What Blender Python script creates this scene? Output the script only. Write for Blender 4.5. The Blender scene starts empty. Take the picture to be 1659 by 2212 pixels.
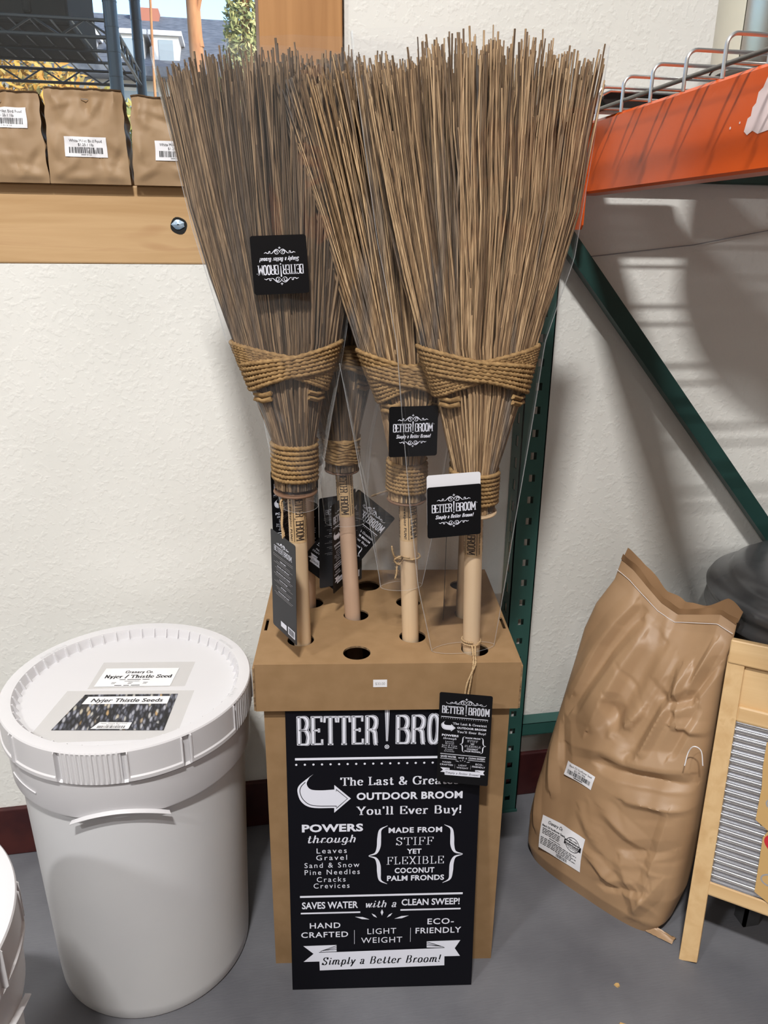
import bpy, math, random
import numpy as np
from mathutils import Vector, Matrix, noise
from mathutils.geometry import tessellate_polygon
R = math.radians
PI = math.pi
random.seed(7)
rng = np.random.default_rng(7)
sc = bpy.context.scene
COL = sc.collection

# ------------------------------------------------------------------ camera
YAW, PITCH, ROLL, FPX = R(10.5), R(19.4), R(0.65), 1665.0
fw = Vector((math.sin(YAW) * math.cos(PITCH), math.cos(YAW) * math.cos(PITCH), -math.sin(PITCH)))
rt = Vector((math.cos(YAW), -math.sin(YAW), 0))
upv = rt.cross(fw)
r2 = rt * math.cos(ROLL) + upv * math.sin(ROLL)
u2 = -rt * math.sin(ROLL) + upv * math.cos(ROLL)
cam = bpy.data.objects.new('camera', bpy.data.cameras.new('camera'))
cam.data.sensor_fit = 'HORIZONTAL'
cam.data.sensor_width = 36
cam.data.lens = FPX / 1659 * 36
cam.data.clip_start = 0.02
cam.matrix_world = Matrix(((r2.x, u2.x, -fw.x, 0), (r2.y, u2.y, -fw.y, 0), (r2.z, u2.z, -fw.z, 1.4), (0, 0, 0, 1)))
COL.objects.link(cam)
sc.camera = cam

# ------------------------------------------------------------------ sky, sun, room lamps, added rear fill, exposure
world = bpy.data.worlds.new('sky')
sc.world = world
world.use_nodes = True
wn = world.node_tree
wn.nodes.clear()
w_out = wn.nodes.new('ShaderNodeOutputWorld')
w_bg = wn.nodes.new('ShaderNodeBackground')
w_sky = wn.nodes.new('ShaderNodeTexSky')
w_sky.sky_type = 'NISHITA'
w_sky.sun_disc = False
w_sky.sun_elevation = R(28)
w_sky.sun_rotation = R(140)
w_sky.dust_density = 1.5
w_bg.inputs['Strength'].default_value = 0.55
wn.links.new(w_sky.outputs[0], w_bg.inputs[0])
wn.links.new(w_bg.outputs[0], w_out.inputs[0])
sun = bpy.data.objects.new('sun', bpy.data.lights.new('sun', 'SUN'))
sun.data.energy = 5.0
sun.data.color = (1.0, 0.86, 0.66)
sun.data.angle = R(0.6)
sun.rotation_euler = Vector((-0.55, 0.75, -0.5)).to_track_quat('-Z', 'Y').to_euler()
COL.objects.link(sun)


def area(name, loc, target, sx, sy, watts, color):
    l = bpy.data.lights.new(name, 'AREA')
    l.shape = 'RECTANGLE'
    l.size, l.size_y, l.energy, l.color = sx, sy, watts, color
    o = bpy.data.objects.new(name, l)
    o.location = loc
    o.rotation_euler = (Vector(target) - Vector(loc)).to_track_quat('-Z', 'Y').to_euler()
    COL.objects.link(o)
    return o


area('ceiling_lamp_middle', (-0.4, -0.8, 4.1), (-0.4, -0.8, 0), 0.34, 0.07, 245, (1.0, 0.975, 0.935))
area('ceiling_lamp_left', (-2.7, -1.2, 4.1), (-2.7, -1.2, 0), 0.6, 0.14, 140, (0.98, 0.98, 0.97))
area('rear_fill_lamp', (-0.15, -3.0, 4.1), (-0.15, -3.0, 0), 0.6, 0.3, 26, (1.0, 0.98, 0.95))  # added fill from behind the camera, no known fixture there
sc.view_settings.view_transform = 'Standard'
sc.view_settings.look = 'None'
sc.view_settings.gamma = 1.0
sc.view_settings.exposure = -0.38
sc.view_settings.use_curve_mapping = False
sc.cycles.transparent_max_bounces = 32
sc.cycles.max_bounces = 8


# ------------------------------------------------------------------ materials
def principled(name):
    m = bpy.data.materials.new(name)
    m.use_nodes = True
    n = m.node_tree
    n.nodes.clear()
    out = n.nodes.new('ShaderNodeOutputMaterial')
    b = n.nodes.new('ShaderNodeBsdfPrincipled')
    n.links.new(b.outputs[0], out.inputs[0])
    return m, n, b, out


def flat(name, col, rough=0.6, metal=0.0, spec=0.5):
    m, n, b, o = principled(name)
    b.inputs['Base Color'].default_value = (*col, 1)
    b.inputs['Roughness'].default_value = rough
    b.inputs['Metallic'].default_value = metal
    b.inputs['Specular IOR Level'].default_value = spec
    return m


def noisy(name, c1, c2, scale=8.0, stretch=(1, 1, 1), rough=0.7, metal=0.0, bump=0.0, bscale=None,
          bdist=0.002, detail=4.0, ramp=(0.35, 0.65), spec=0.4, bstretch=None):
    """two tones mixed by a noise, plus a noise bump, in object space"""
    m, n, b, o = principled(name)
    L = n.links
    tc = n.nodes.new('ShaderNodeTexCoord')
    mp = n.nodes.new('ShaderNodeMapping')
    mp.inputs['Scale'].default_value = stretch
    L.new(tc.outputs['Object'], mp.inputs[0])
    nz = n.nodes.new('ShaderNodeTexNoise')
    nz.inputs['Scale'].default_value = scale
    nz.inputs['Detail'].default_value = detail
    L.new(mp.outputs[0], nz.inputs['Vector'])
    rp = n.nodes.new('ShaderNodeValToRGB')
    rp.color_ramp.elements[0].position, rp.color_ramp.elements[1].position = ramp
    rp.color_ramp.elements[0].color = (*c1, 1)
    rp.color_ramp.elements[1].color = (*c2, 1)
    L.new(nz.outputs['Fac'], rp.inputs[0])
    L.new(rp.outputs[0], b.inputs['Base Color'])
    b.inputs['Roughness'].default_value = rough
    b.inputs['Metallic'].default_value = metal
    b.inputs['Specular IOR Level'].default_value = spec
    if bump:
        mp2 = n.nodes.new('ShaderNodeMapping')
        mp2.inputs['Scale'].default_value = bstretch or stretch
        L.new(tc.outputs['Object'], mp2.inputs[0])
        nb = n.nodes.new('ShaderNodeTexNoise')
        nb.inputs['Scale'].default_value = bscale or scale
        nb.inputs['Detail'].default_value = 3
        L.new(mp2.outputs[0], nb.inputs['Vector'])
        bp = n.nodes.new('ShaderNodeBump')
        bp.inputs['Strength'].default_value = bump
        bp.inputs['Distance'].default_value = bdist
        L.new(nb.outputs['Fac'], bp.inputs['Height'])
        L.new(bp.outputs[0], b.inputs['Normal'])
    return m


def wood(name, c1, c2, c3, axis, scale=1.0, rough=0.6, knots=False):
    """grain running along one object axis, with darker figure lines"""
    m, n, b, o = principled(name)
    L = n.links
    tc = n.nodes.new('ShaderNodeTexCoord')
    mp = n.nodes.new('ShaderNodeMapping')
    s = [38.0 * scale] * 3
    s[axis] = 2.2 * scale
    mp.inputs['Scale'].default_value = s
    L.new(tc.outputs['Object'], mp.inputs[0])
    nz = n.nodes.new('ShaderNodeTexNoise')
    nz.inputs['Scale'].default_value = 1.0
    nz.inputs['Detail'].default_value = 6
    nz.inputs['Distortion'].default_value = 0.6
    L.new(mp.outputs[0], nz.inputs['Vector'])
    rp = n.nodes.new('ShaderNodeValToRGB')
    e = rp.color_ramp.elements
    e[0].position, e[0].color = 0.3, (*c1, 1)
    e[1].position, e[1].color = 0.62, (*c2, 1)
    x = e.new(0.8)
    x.color = (*c3, 1)
    L.new(nz.outputs['Fac'], rp.inputs[0])
    col = rp.outputs[0]
    if knots:
        mk = n.nodes.new('ShaderNodeMapping')
        ks = [7.0, 7.0, 7.0]
        ks[axis] = 1.6
        mk.inputs['Scale'].default_value = ks
        mk.inputs['Location'].default_value = (0.37, 0.2, 0.61)
        L.new(tc.outputs['Object'], mk.inputs[0])
        nk = n.nodes.new('ShaderNodeTexNoise')
        nk.inputs['Scale'].default_value = 1.6
        nk.inputs['Detail'].default_value = 2
        L.new(mk.outputs[0], nk.inputs['Vector'])
        rk = n.nodes.new('ShaderNodeValToRGB')
        rk.color_ramp.elements[0].position = 0.6
        rk.color_ramp.elements[1].position = 0.68
        L.new(nk.outputs['Fac'], rk.inputs[0])
        mx = n.nodes.new('ShaderNodeMixRGB')
        mx.inputs[2].default_value = (c3[0] * 0.8, c3[1] * 0.62, c3[2] * 0.5, 1)
        L.new(rk.outputs[0], mx.inputs[0])
        L.new(col, mx.inputs[1])
        col = mx.outputs[0]
    L.new(col, b.inputs['Base Color'])
    b.inputs['Roughness'].default_value = rough
    bp = n.nodes.new('ShaderNodeBump')
    bp.inputs['Strength'].default_value = 0.25
    bp.inputs['Distance'].default_value = 0.001
    L.new(nz.outputs['Fac'], bp.inputs['Height'])
    L.new(bp.outputs[0], b.inputs['Normal'])
    return m


def stick_mat(name, tones, grey, greyscale):
    """every stick its own tone (random per island), with weathered grey clumps"""
    m, n, b, o = principled(name)
    L = n.links
    g = n.nodes.new('ShaderNodeNewGeometry')
    rp = n.nodes.new('ShaderNodeValToRGB')
    e = rp.color_ramp.elements
    e[0].position, e[0].color = 0.0, (*tones[0], 1)
    e[1].position, e[1].color = 1.0, (*tones[-1], 1)
    for i, t in enumerate(tones[1:-1]):
        x = e.new((i + 1) / (len(tones) - 1))
        x.color = (*t, 1)
    L.new(g.outputs['Random Per Island'], rp.inputs[0])
    tc = n.nodes.new('ShaderNodeTexCoord')
    mp = n.nodes.new('ShaderNodeMapping')
    mp.inputs['Scale'].default_value = (26, 26, 1.5)
    L.new(tc.outputs['Object'], mp.inputs[0])
    nz = n.nodes.new('ShaderNodeTexNoise')
    nz.inputs['Scale'].default_value = 1.0
    nz.inputs['Detail'].default_value = 2
    L.new(mp.outputs[0], nz.inputs['Vector'])
    r2_ = n.nodes.new('ShaderNodeValToRGB')
    r2_.color_ramp.elements[0].position = greyscale
    r2_.color_ramp.elements[1].position = greyscale + 0.12
    L.new(nz.outputs['Fac'], r2_.inputs[0])
    mx = n.nodes.new('ShaderNodeMixRGB')
    mx.inputs[2].default_value = (*grey, 1)
    L.new(r2_.outputs[0], mx.inputs[0])
    L.new(rp.outputs[0], mx.inputs[1])
    # bark mottling along the stick
    mp3 = n.nodes.new('ShaderNodeMapping')
    mp3.inputs['Scale'].default_value = (400, 400, 30)
    L.new(tc.outputs['Object'], mp3.inputs[0])
    n3 = n.nodes.new('ShaderNodeTexNoise')
    n3.inputs['Scale'].default_value = 1.0
    L.new(mp3.outputs[0], n3.inputs['Vector'])
    r3 = n.nodes.new('ShaderNodeValToRGB')
    r3.color_ramp.elements[0].position, r3.color_ramp.elements[0].color = 0.3, (0.45, 0.4, 0.36, 1)
    r3.color_ramp.elements[1].position, r3.color_ramp.elements[1].color = 0.6, (1.1, 1.1, 1.1, 1)
    L.new(n3.outputs['Fac'], r3.inputs[0])
    mu = n.nodes.new('ShaderNodeMixRGB')
    mu.blend_type = 'MULTIPLY'
    mu.inputs[0].default_value = 0.8
    L.new(mx.outputs[0], mu.inputs[1])
    L.new(r3.outputs[0], mu.inputs[2])
    L.new(mu.outputs[0], b.inputs['Base Color'])
    b.inputs['Roughness'].default_value = 0.62
    b.inputs['Specular IOR Level'].default_value = 0.3
    return m


def film_mat(name, refl=0.05, edge=0.5, tint=(1, 1, 1), haze=0.04):
    """clear plastic: transparent with a Fresnel-like gloss and a faint dusty haze"""
    m = bpy.data.materials.new(name)
    m.use_nodes = True
    n = m.node_tree
    n.nodes.clear()
    L = n.links
    out = n.nodes.new('ShaderNodeOutputMaterial')
    tr = n.nodes.new('ShaderNodeBsdfTransparent')
    tr.inputs[0].default_value = (*tint, 1)
    gl = n.nodes.new('ShaderNodeBsdfGlossy')
    gl.inputs['Roughness'].default_value = 0.06
    gl.inputs[0].default_value = (0.95, 0.97, 1, 1)
    df = n.nodes.new('ShaderNodeBsdfDiffuse')
    df.inputs[0].default_value = (0.8, 0.82, 0.84, 1)
    lw = n.nodes.new('ShaderNodeLayerWeight')
    lw.inputs[0].default_value = 0.35
    pw = n.nodes.new('ShaderNodeMath')
    pw.operation = 'POWER'
    pw.inputs[1].default_value = 2.2
    L.new(lw.outputs['Facing'], pw.inputs[0])
    ma = n.nodes.new('ShaderNodeMath')
    ma.operation = 'MULTIPLY_ADD'
    ma.inputs[1].default_value = edge
    ma.inputs[2].default_value = refl
    L.new(pw.outputs[0], ma.inputs[0])
    m1 = n.nodes.new('ShaderNodeMixShader')
    m1.inputs[0].default_value = haze
    L.new(tr.outputs[0], m1.inputs[1])
    L.new(df.outputs[0], m1.inputs[2])
    m2 = n.nodes.new('ShaderNodeMixShader')
    L.new(ma.outputs[0], m2.inputs[0])
    L.new(m1.outputs[0], m2.inputs[1])
    L.new(gl.outputs[0], m2.inputs[2])
    L.new(m2.outputs[0], out.inputs[0])
    return m


def wall_mat(name, c1, c2):
    m = noisy(name, c1, c2, scale=3.0, rough=0.75, spec=0.25)
    n = m.node_tree
    L = n.links
    b = [x for x in n.nodes if x.type == 'BSDF_PRINCIPLED'][0]
    tc = [x for x in n.nodes if x.type == 'TEX_COORD'][0]
    vo = n.nodes.new('ShaderNodeTexNoise')
    vo.inputs['Scale'].default_value = 85
    vo.inputs['Detail'].default_value = 2
    L.new(tc.outputs['Object'], vo.inputs['Vector'])
    rp = n.nodes.new('ShaderNodeValToRGB')
    rp.color_ramp.elements[0].position = 0.5
    rp.color_ramp.elements[1].position = 0.68
    L.new(vo.outputs['Fac'], rp.inputs[0])
    bp = n.nodes.new('ShaderNodeBump')
    bp.inputs['Strength'].default_value = 0.22
    bp.inputs['Distance'].default_value = 0.002
    L.new(rp.outputs[0], bp.inputs['Height'])
    L.new(bp.outputs[0], b.inputs['Normal'])
    return m


def seed_photo_mat():
    """a printed close-up of thin dark seeds: stretched Voronoi cells, each its own tone"""
    m, n, b, o = principled('seed_photo_print')
    L = n.links
    tc = n.nodes.new('ShaderNodeTexCoord')
    nz = n.nodes.new('ShaderNodeTexNoise')
    nz.inputs['Scale'].default_value = 22
    L.new(tc.outputs['Object'], nz.inputs['Vector'])
    mxv = n.nodes.new('ShaderNodeMixRGB')
    mxv.inputs[0].default_value = 0.004
    L.new(tc.outputs['Object'], mxv.inputs[1])
    L.new(nz.outputs['Color'], mxv.inputs[2])
    mp = n.nodes.new('ShaderNodeMapping')
    mp.inputs['Rotation'].default_value = (0, 0, R(50))
    mp.inputs['Scale'].default_value = (190, 55, 10)
    L.new(mxv.outputs[0], mp.inputs[0])
    v = n.nodes.new('ShaderNodeTexVoronoi')
    v.inputs['Scale'].default_value = 1.0
    L.new(mp.outputs[0], v.inputs['Vector'])
    sp = n.nodes.new('ShaderNodeSeparateColor')
    L.new(v.outputs['Color'], sp.inputs[0])
    rp = n.nodes.new('ShaderNodeValToRGB')
    e = rp.color_ramp.elements
    e[0].position, e[0].color = 0.0, (0.012, 0.012, 0.018, 1)
    e[1].position, e[1].color = 1.0, (0.42, 0.27, 0.12, 1)
    for p, c in ((0.3, (0.06, 0.065, 0.085)), (0.55, (0.16, 0.17, 0.22)), (0.8, (0.36, 0.37, 0.42)), (0.93, (0.42, 0.4, 0.34))):
        x = e.new(p)
        x.color = (*c, 1)
    L.new(sp.outputs[0], rp.inputs[0])
    rd = n.nodes.new('ShaderNodeValToRGB')
    rd.color_ramp.elements[0].position, rd.color_ramp.elements[0].color = 0.25, (1, 1, 1, 1)
    rd.color_ramp.elements[1].position, rd.color_ramp.elements[1].color = 0.6, (0.06, 0.06, 0.08, 1)
    L.new(v.outputs['Distance'], rd.inputs[0])
    mu = n.nodes.new('ShaderNodeMixRGB')
    mu.blend_type = 'MULTIPLY'
    mu.inputs[0].default_value = 1
    L.new(rp.outputs[0], mu.inputs[1])
    L.new(rd.outputs[0], mu.inputs[2])
    L.new(mu.outputs[0], b.inputs['Base Color'])
    b.inputs['Roughness'].default_value = 0.45
    return m


def leaf_mat(name, tones):
    m, n, b, o = principled(name)
    g = n.nodes.new('ShaderNodeNewGeometry')
    rp = n.nodes.new('ShaderNodeValToRGB')
    e = rp.color_ramp.elements
    e[0].color = (*tones[0], 1)
    e[1].color = (*tones[2], 1)
    x = e.new(0.5)
    x.color = (*tones[1], 1)
    n.links.new(g.outputs['Random Per Island'], rp.inputs[0])
    n.links.new(rp.outputs[0], b.inputs['Base Color'])
    b.inputs['Roughness'].default_value = 0.7
    return m


M = dict(
    wall=wall_mat('white_wall_paint', (0.73, 0.73, 0.70), (0.78, 0.78, 0.752)),
    floor=noisy('grey_floor_paint', (0.105, 0.107, 0.122), (0.15, 0.152, 0.168), scale=5, rough=0.5, bump=0.3, bscale=1.0,
                bstretch=(40, 260, 1), bdist=0.0015, detail=6, spec=0.4),
    ceiling=flat('ceiling_paint', (0.42, 0.4, 0.37), 0.9),  # unseen ceiling, toned down so less light bounces back
    shop=flat('unseen_wall_dark_brown', (0.26, 0.22, 0.18), 0.9),  # unseen side and front walls, darkened to cut bounced light
    base=noisy('dark_red_baseboard_paint', (0.038, 0.008, 0.009), (0.065, 0.014, 0.012), scale=14, rough=0.5),
    timber=wood('pine_timber', (0.45, 0.275, 0.125), (0.55, 0.36, 0.185), (0.38, 0.205, 0.09), 0, 1.0, knots=True),
    post=wood('stained_pine_post', (0.33, 0.15, 0.045), (0.45, 0.225, 0.08), (0.22, 0.09, 0.03), 2, 0.8),
    kraft=noisy('kraft_cardboard', (0.265, 0.163, 0.08), (0.3, 0.187, 0.095), scale=30, rough=0.75, detail=8, spec=0.2, bump=0.08, bscale=60),
    kraft_edge=noisy('corrugated_edge', (0.1, 0.06, 0.03), (0.3, 0.2, 0.11), scale=160, rough=0.9),
    paper=noisy('kraft_paper', (0.30, 0.195, 0.108), (0.35, 0.235, 0.135), scale=12, rough=0.55, detail=6, spec=0.35, bump=0.12, bscale=24, bdist=0.004),
    sack=noisy('kraft_sack_paper', (0.33, 0.204, 0.112), (0.385, 0.245, 0.138), scale=7, rough=0.45, detail=6, spec=0.4, bump=0.08, bscale=30, bdist=0.003),
    sack_in=flat('kraft_paper_inside', (0.25, 0.14, 0.065), 0.8),
    sign=flat('black_printed_board', (0.0035, 0.0036, 0.0065), 0.5, spec=0.16),
    ink_w=flat('white_print', (0.72, 0.74, 0.84), 0.5),
    ink_k=flat('black_print', (0.008, 0.008, 0.011), 0.5),
    ink_g=flat('grey_print', (0.3, 0.3, 0.32), 0.6),
    ink_burn=flat('burnt_black_print', (0.03, 0.02, 0.015), 0.7),
    tag=flat('black_card', (0.004, 0.004, 0.005), 0.45, spec=0.2),
    tag_back=flat('charcoal_card_back', (0.022, 0.023, 0.027), 0.5, spec=0.3),
    white_card=flat('white_card', (0.72, 0.73, 0.78), 0.5),
    paper_white=noisy('white_paper', (0.72, 0.72, 0.74), (0.78, 0.78, 0.8), scale=20, rough=0.55),
    sticker=flat('white_sticker', (0.8, 0.8, 0.84), 0.45),
    plastic=noisy('white_plastic', (0.60, 0.595, 0.62), (0.64, 0.635, 0.655), scale=3, rough=0.33, spec=0.5),
    plastic_body=noisy('milky_white_plastic', (0.66, 0.665, 0.685), (0.7, 0.705, 0.715), scale=3, rough=0.36, spec=0.5),
    handle=wood('pale_broom_handle', (0.62, 0.44, 0.27), (0.7, 0.53, 0.35), (0.56, 0.38, 0.22), 2, 0.9, rough=0.5),
    handle_pink=wood('pinkish_broom_handle', (0.53, 0.36, 0.26), (0.6, 0.43, 0.32), (0.46, 0.3, 0.2), 2, 0.9, rough=0.5),
    varnish=flat('varnished_handle_band', (0.6, 0.41, 0.22), 0.3),
    rope=noisy('coir_rope', (0.20, 0.12, 0.052), (0.33, 0.21, 0.095), scale=120, rough=0.85, detail=3, spec=0.15, bump=0.5, bscale=420, bdist=0.001),
    twine=noisy('jute_twine', (0.36, 0.24, 0.13), (0.46, 0.33, 0.19), scale=200, rough=0.9, spec=0.1),
    rattan=flat('brown_rattan_ring', (0.16, 0.085, 0.05), 0.5),
    rattan_pale=flat('pale_rattan_ring', (0.52, 0.38, 0.24), 0.5),
    stick_tan=stick_mat('tan_palm_sticks', [(0.045, 0.026, 0.014), (0.21, 0.132, 0.07), (0.40, 0.268, 0.148), (0.52, 0.365, 0.21), (0.28, 0.178, 0.095), (0.09, 0.056, 0.031)], (0.13, 0.112, 0.1), 0.54),  # darkest tones paint in the shade of gaps between sticks
    stick_brown=stick_mat('brown_palm_sticks', [(0.03, 0.019, 0.012), (0.12, 0.08, 0.048), (0.20, 0.135, 0.08), (0.31, 0.21, 0.122), (0.14, 0.092, 0.056), (0.05, 0.033, 0.021)], (0.09, 0.072, 0.06), 0.56),  # near-black tones again stand for shaded gaps
    film=film_mat('clear_plastic_film', 0.038, 0.45, (0.985, 0.985, 0.99), 0.02),
    film_clear=film_mat('very_clear_plastic_film', 0.016, 0.42, (0.99, 0.99, 0.995), 0.004),
    tape=film_mat('clear_packing_tape', 0.05, 0.2, (0.93, 0.92, 0.9), 0.12),
    glass=film_mat('dusty_window_glass', 0.03, 0.3, (0.93, 0.97, 1.0), 0.006),
    seam=film_mat('sealed_plastic_seam', 0.1, 0.5, (0.96, 0.97, 0.98), 0.2),
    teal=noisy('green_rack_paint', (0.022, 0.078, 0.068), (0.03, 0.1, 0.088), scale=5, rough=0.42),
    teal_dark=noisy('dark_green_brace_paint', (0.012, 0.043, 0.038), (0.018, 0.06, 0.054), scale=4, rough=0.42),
    orange=noisy('orange_beam_paint', (0.58, 0.078, 0.008), (0.65, 0.095, 0.012), scale=3, rough=0.32, spec=0.5),
    hole=flat('painted_hole_shade', (0.01, 0.01, 0.01), 0.9),
    zinc=flat('zinc_wire', (0.62, 0.64, 0.66), 0.28, 0.9),
    galv=noisy('galvanised_steel', (0.115, 0.12, 0.13), (0.175, 0.18, 0.19), scale=9, rough=0.27, metal=0.6),
    galv_bright=noisy('bright_corrugated_metal', (0.72, 0.73, 0.76), (0.78, 0.79, 0.82), scale=6, rough=0.2, metal=1.0),
    steel=noisy('brushed_steel', (0.45, 0.44, 0.41), (0.6, 0.585, 0.55), scale=2, rough=0.25, metal=1.0),
    dark_metal=flat('dark_tray_metal', (0.035, 0.03, 0.03), 0.25, 0.5),
    pine=wood('light_pine', (0.56, 0.36, 0.17), (0.66, 0.46, 0.24), (0.5, 0.3, 0.13), 2, 0.8, rough=0.5),
    pine_x=wood('light_pine_rail', (0.56, 0.36, 0.17), (0.66, 0.46, 0.24), (0.5, 0.3, 0.13), 0, 0.8, rough=0.5),
    board_card=flat('yellow_kraft_card', (0.52, 0.33, 0.13), 0.6),
    heart=flat('red_heart_print', (0.5, 0.02, 0.03), 0.5),
    black=flat('black_paint', (0.012, 0.013, 0.014), 0.5),
    rack_black=flat('black_wire_coating', (0.014, 0.02, 0.024), 0.35),
    rack_blue=flat('blue_grey_post_coating', (0.05, 0.075, 0.10), 0.3, 0.5),
    crate=noisy('dark_crate_plastic', (0.003, 0.004, 0.005), (0.007, 0.009, 0.009), scale=6, rough=0.7, spec=0.1),
    roof=noisy('slate_shingles', (0.07, 0.085, 0.115), (0.15, 0.17, 0.21), scale=8, stretch=(1, 3, 1), rough=0.8),
    siding=flat('white_siding', (0.7, 0.7, 0.72), 0.7),
    pane=flat('house_window_pane', (0.3, 0.36, 0.42), 0.15),
    brick=flat('chimney_brick', (0.36, 0.14, 0.1), 0.9),
    bark=noisy('sunlit_bark', (0.34, 0.15, 0.07), (0.52, 0.27, 0.13), scale=3, stretch=(4, 4, 1), rough=0.9),
    leaf_g=leaf_mat('pale_green_needles', ((0.16, 0.2, 0.08), (0.34, 0.36, 0.15), (0.55, 0.5, 0.24))),
    leaf_y=leaf_mat('yellow_autumn_leaves', ((0.42, 0.2, 0.03), (0.62, 0.36, 0.07), (0.24, 0.24, 0.09))),
    leaf_b=leaf_mat('bush_leaves', ((0.1, 0.14, 0.05), (0.26, 0.28, 0.08), (0.5, 0.38, 0.1))),
    ground=noisy('yard_ground', (0.2, 0.19, 0.16), (0.3, 0.28, 0.23), scale=1, rough=0.9),
    blue_stuff=noisy('pale_blue_bolt', (0.2, 0.3, 0.42), (0.5, 0.6, 0.7), scale=120, rough=0.4, metal=0.4),
    pot_cream=noisy('cream_enamel', (0.6, 0.6, 0.5), (0.66, 0.66, 0.56), scale=4, rough=0.4),
    seed=seed_photo_mat(),
)


# ------------------------------------------------------------------ mesh building
class MB:
    def __init__(s):
        s.v, s.f, s.m = [], [], []

    def add(s, vs, fs, mi=0):
        o = len(s.v)
        s.v.extend([tuple(p) for p in vs])
        s.f.extend([tuple(i + o for i in f) for f in fs])
        s.m.extend([mi] * len(fs))
        return s

    def box(s, c, size, mat=None, mi=0):
        x, y, z = (k / 2 for k in size)
        vs = [Vector((a * x, b * y, d * z)) for a in (-1, 1) for b in (-1, 1) for d in (-1, 1)]
        if mat is not None:
            vs = [mat @ p for p in vs]
        vs = [p + Vector(c) for p in vs]
        return s.add(vs, [(0, 1, 3, 2), (4, 6, 7, 5), (0, 4, 5, 1), (2, 3, 7, 6), (0, 2, 6, 4), (1, 5, 7, 3)], mi)

    def span(s, a, b, mi=0):
        c = [(p + q) / 2 for p, q in zip(a, b)]
        return s.box(c, [abs(q - p) for p, q in zip(a, b)], None, mi)

    def bar(s, a, b, w, h, side=Vector((0, 0, 1)), mi=0):
        """rectangular bar from a to b; w across, h along 'side'"""
        a, b = Vector(a), Vector(b)
        d = (b - a).normalized()
        x = d.cross(Vector(side)).normalized()
        y = x.cross(d).normalized()
        vs = [p + x * (i * w / 2) + y * (j * h / 2) for p in (a, b) for i, j in ((-1, -1), (1, -1), (1, 1), (-1, 1))]
        return s.add(vs, [(3, 2, 1, 0), (4, 5, 6, 7)] + [(i, (i + 1) % 4, 4 + (i + 1) % 4, 4 + i) for i in range(4)], mi)

    def tube(s, pts, r, n=8, closed=False, caps=True, mi=0):
        pts = [Vector(p) for p in pts]
        N = len(pts)
        rs = r if hasattr(r, '__len__') else [r] * N
        base = len(s.v)
        ref = None
        for i in range(N):
            if closed:
                d = pts[(i + 1) % N] - pts[i - 1]
            else:
                d = pts[min(i + 1, N - 1)] - pts[max(i - 1, 0)]
            d.normalize()
            if ref is None:
                ref = Vector((0, 0, 1)) if abs(d.z) < 0.9 else Vector((1, 0, 0))
            x = (ref - d * ref.dot(d)).normalized()
            ref = x
            y = d.cross(x)
            for k in range(n):
                a = 2 * PI * k / n
                s.v.append(tuple(pts[i] + (x * math.cos(a) + y * math.sin(a)) * rs[i]))
        M_ = N if closed else N - 1
        for i in range(M_):
            j = (i + 1) % N
            for k in range(n):
                l = (k + 1) % n
                s.f.append((base + i * n + k, base + i * n + l, base + j * n + l, base + j * n + k))
                s.m.append(mi)
        if caps and not closed:
            s.f.append(tuple(base + k for k in reversed(range(n))))
            s.f.append(tuple(base + (N - 1) * n + k for k in range(n)))
            s.m.extend([mi, mi])
        return s

    def lathe(s, prof, n=64, c=(0, 0, 0), mi=0, rfun=None):
        base = len(s.v)
        for (r, z) in prof:
            for k in range(n):
                a = 2 * PI * k / n
                rr = r if rfun is None else rfun(r, z, a)
                s.v.append((c[0] + rr * math.cos(a), c[1] + rr * math.sin(a), c[2] + z))
        for i in range(len(prof) - 1):
            for k in range(n):
                l = (k + 1) % n
                s.f.append((base + i * n + k, base + i * n + l, base + (i + 1) * n + l, base + (i + 1) * n + k))
                s.m.append(mi)
        if prof[0][0] > 1e-6:
            s.f.append(tuple(base + k for k in reversed(range(n))))
            s.m.append(mi)
        if prof[-1][0] > 1e-6:
            s.f.append(tuple(base + (len(prof) - 1) * n + k for k in range(n)))
            s.m.append(mi)
        return s

    def grid(s, fun, nu, nv, wrap=False, mi=0, flip=False):
        base = len(s.v)
        cu = nu if wrap else nu + 1
        for j in range(nv + 1):
            for i in range(cu):
                s.v.append(tuple(fun(i / nu, j / nv)))
        for j in range(nv):
            for i in range(nu):
                k = (i + 1) % cu
                q = (base + j * cu + i, base + j * cu + k, base + (j + 1) * cu + k, base + (j + 1) * cu + i)
                s.f.append(q[::-1] if flip else q)
                s.m.append(mi)
        return s

    def build(s, name, mats, parent=None, smooth=False, bevel=0.0, sharp=40, loc=None, rot=None):
        me = bpy.data.meshes.new(name)
        me.from_pydata(s.v, [], s.f)
        mats = mats if isinstance(mats, (list, tuple)) else [mats]
        for m in mats:
            me.materials.append(m)
        if len(mats) > 1:
            me.polygons.foreach_set('material_index', s.m)
        if smooth:
            me.polygons.foreach_set('use_smooth', [True] * len(me.polygons))
            me.set_sharp_from_angle(angle=R(sharp))
        me.update()
        o = bpy.data.objects.new(name, me)
        COL.objects.link(o)
        if parent is not None:
            o.parent = parent
        if loc is not None:
            o.location = loc
        if rot is not None:
            o.rotation_euler = rot
        if bevel:
            b = o.modifiers.new('bevel', 'BEVEL')
            b.width, b.segments, b.limit_method, b.angle_limit = bevel, 2, 'ANGLE', R(50)
        return o


def thing(name, label, cat, loc=(0, 0, 0), rotz=0.0, group=None, mat=None):
    o = bpy.data.objects.new(name, None)
    o.empty_display_size = 0.05
    COL.objects.link(o)
    if mat is not None:
        o.matrix_world = mat
    else:
        o.location = loc
        o.rotation_euler = (0, 0, rotz)
    return tag(o, label, cat, group)


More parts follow.
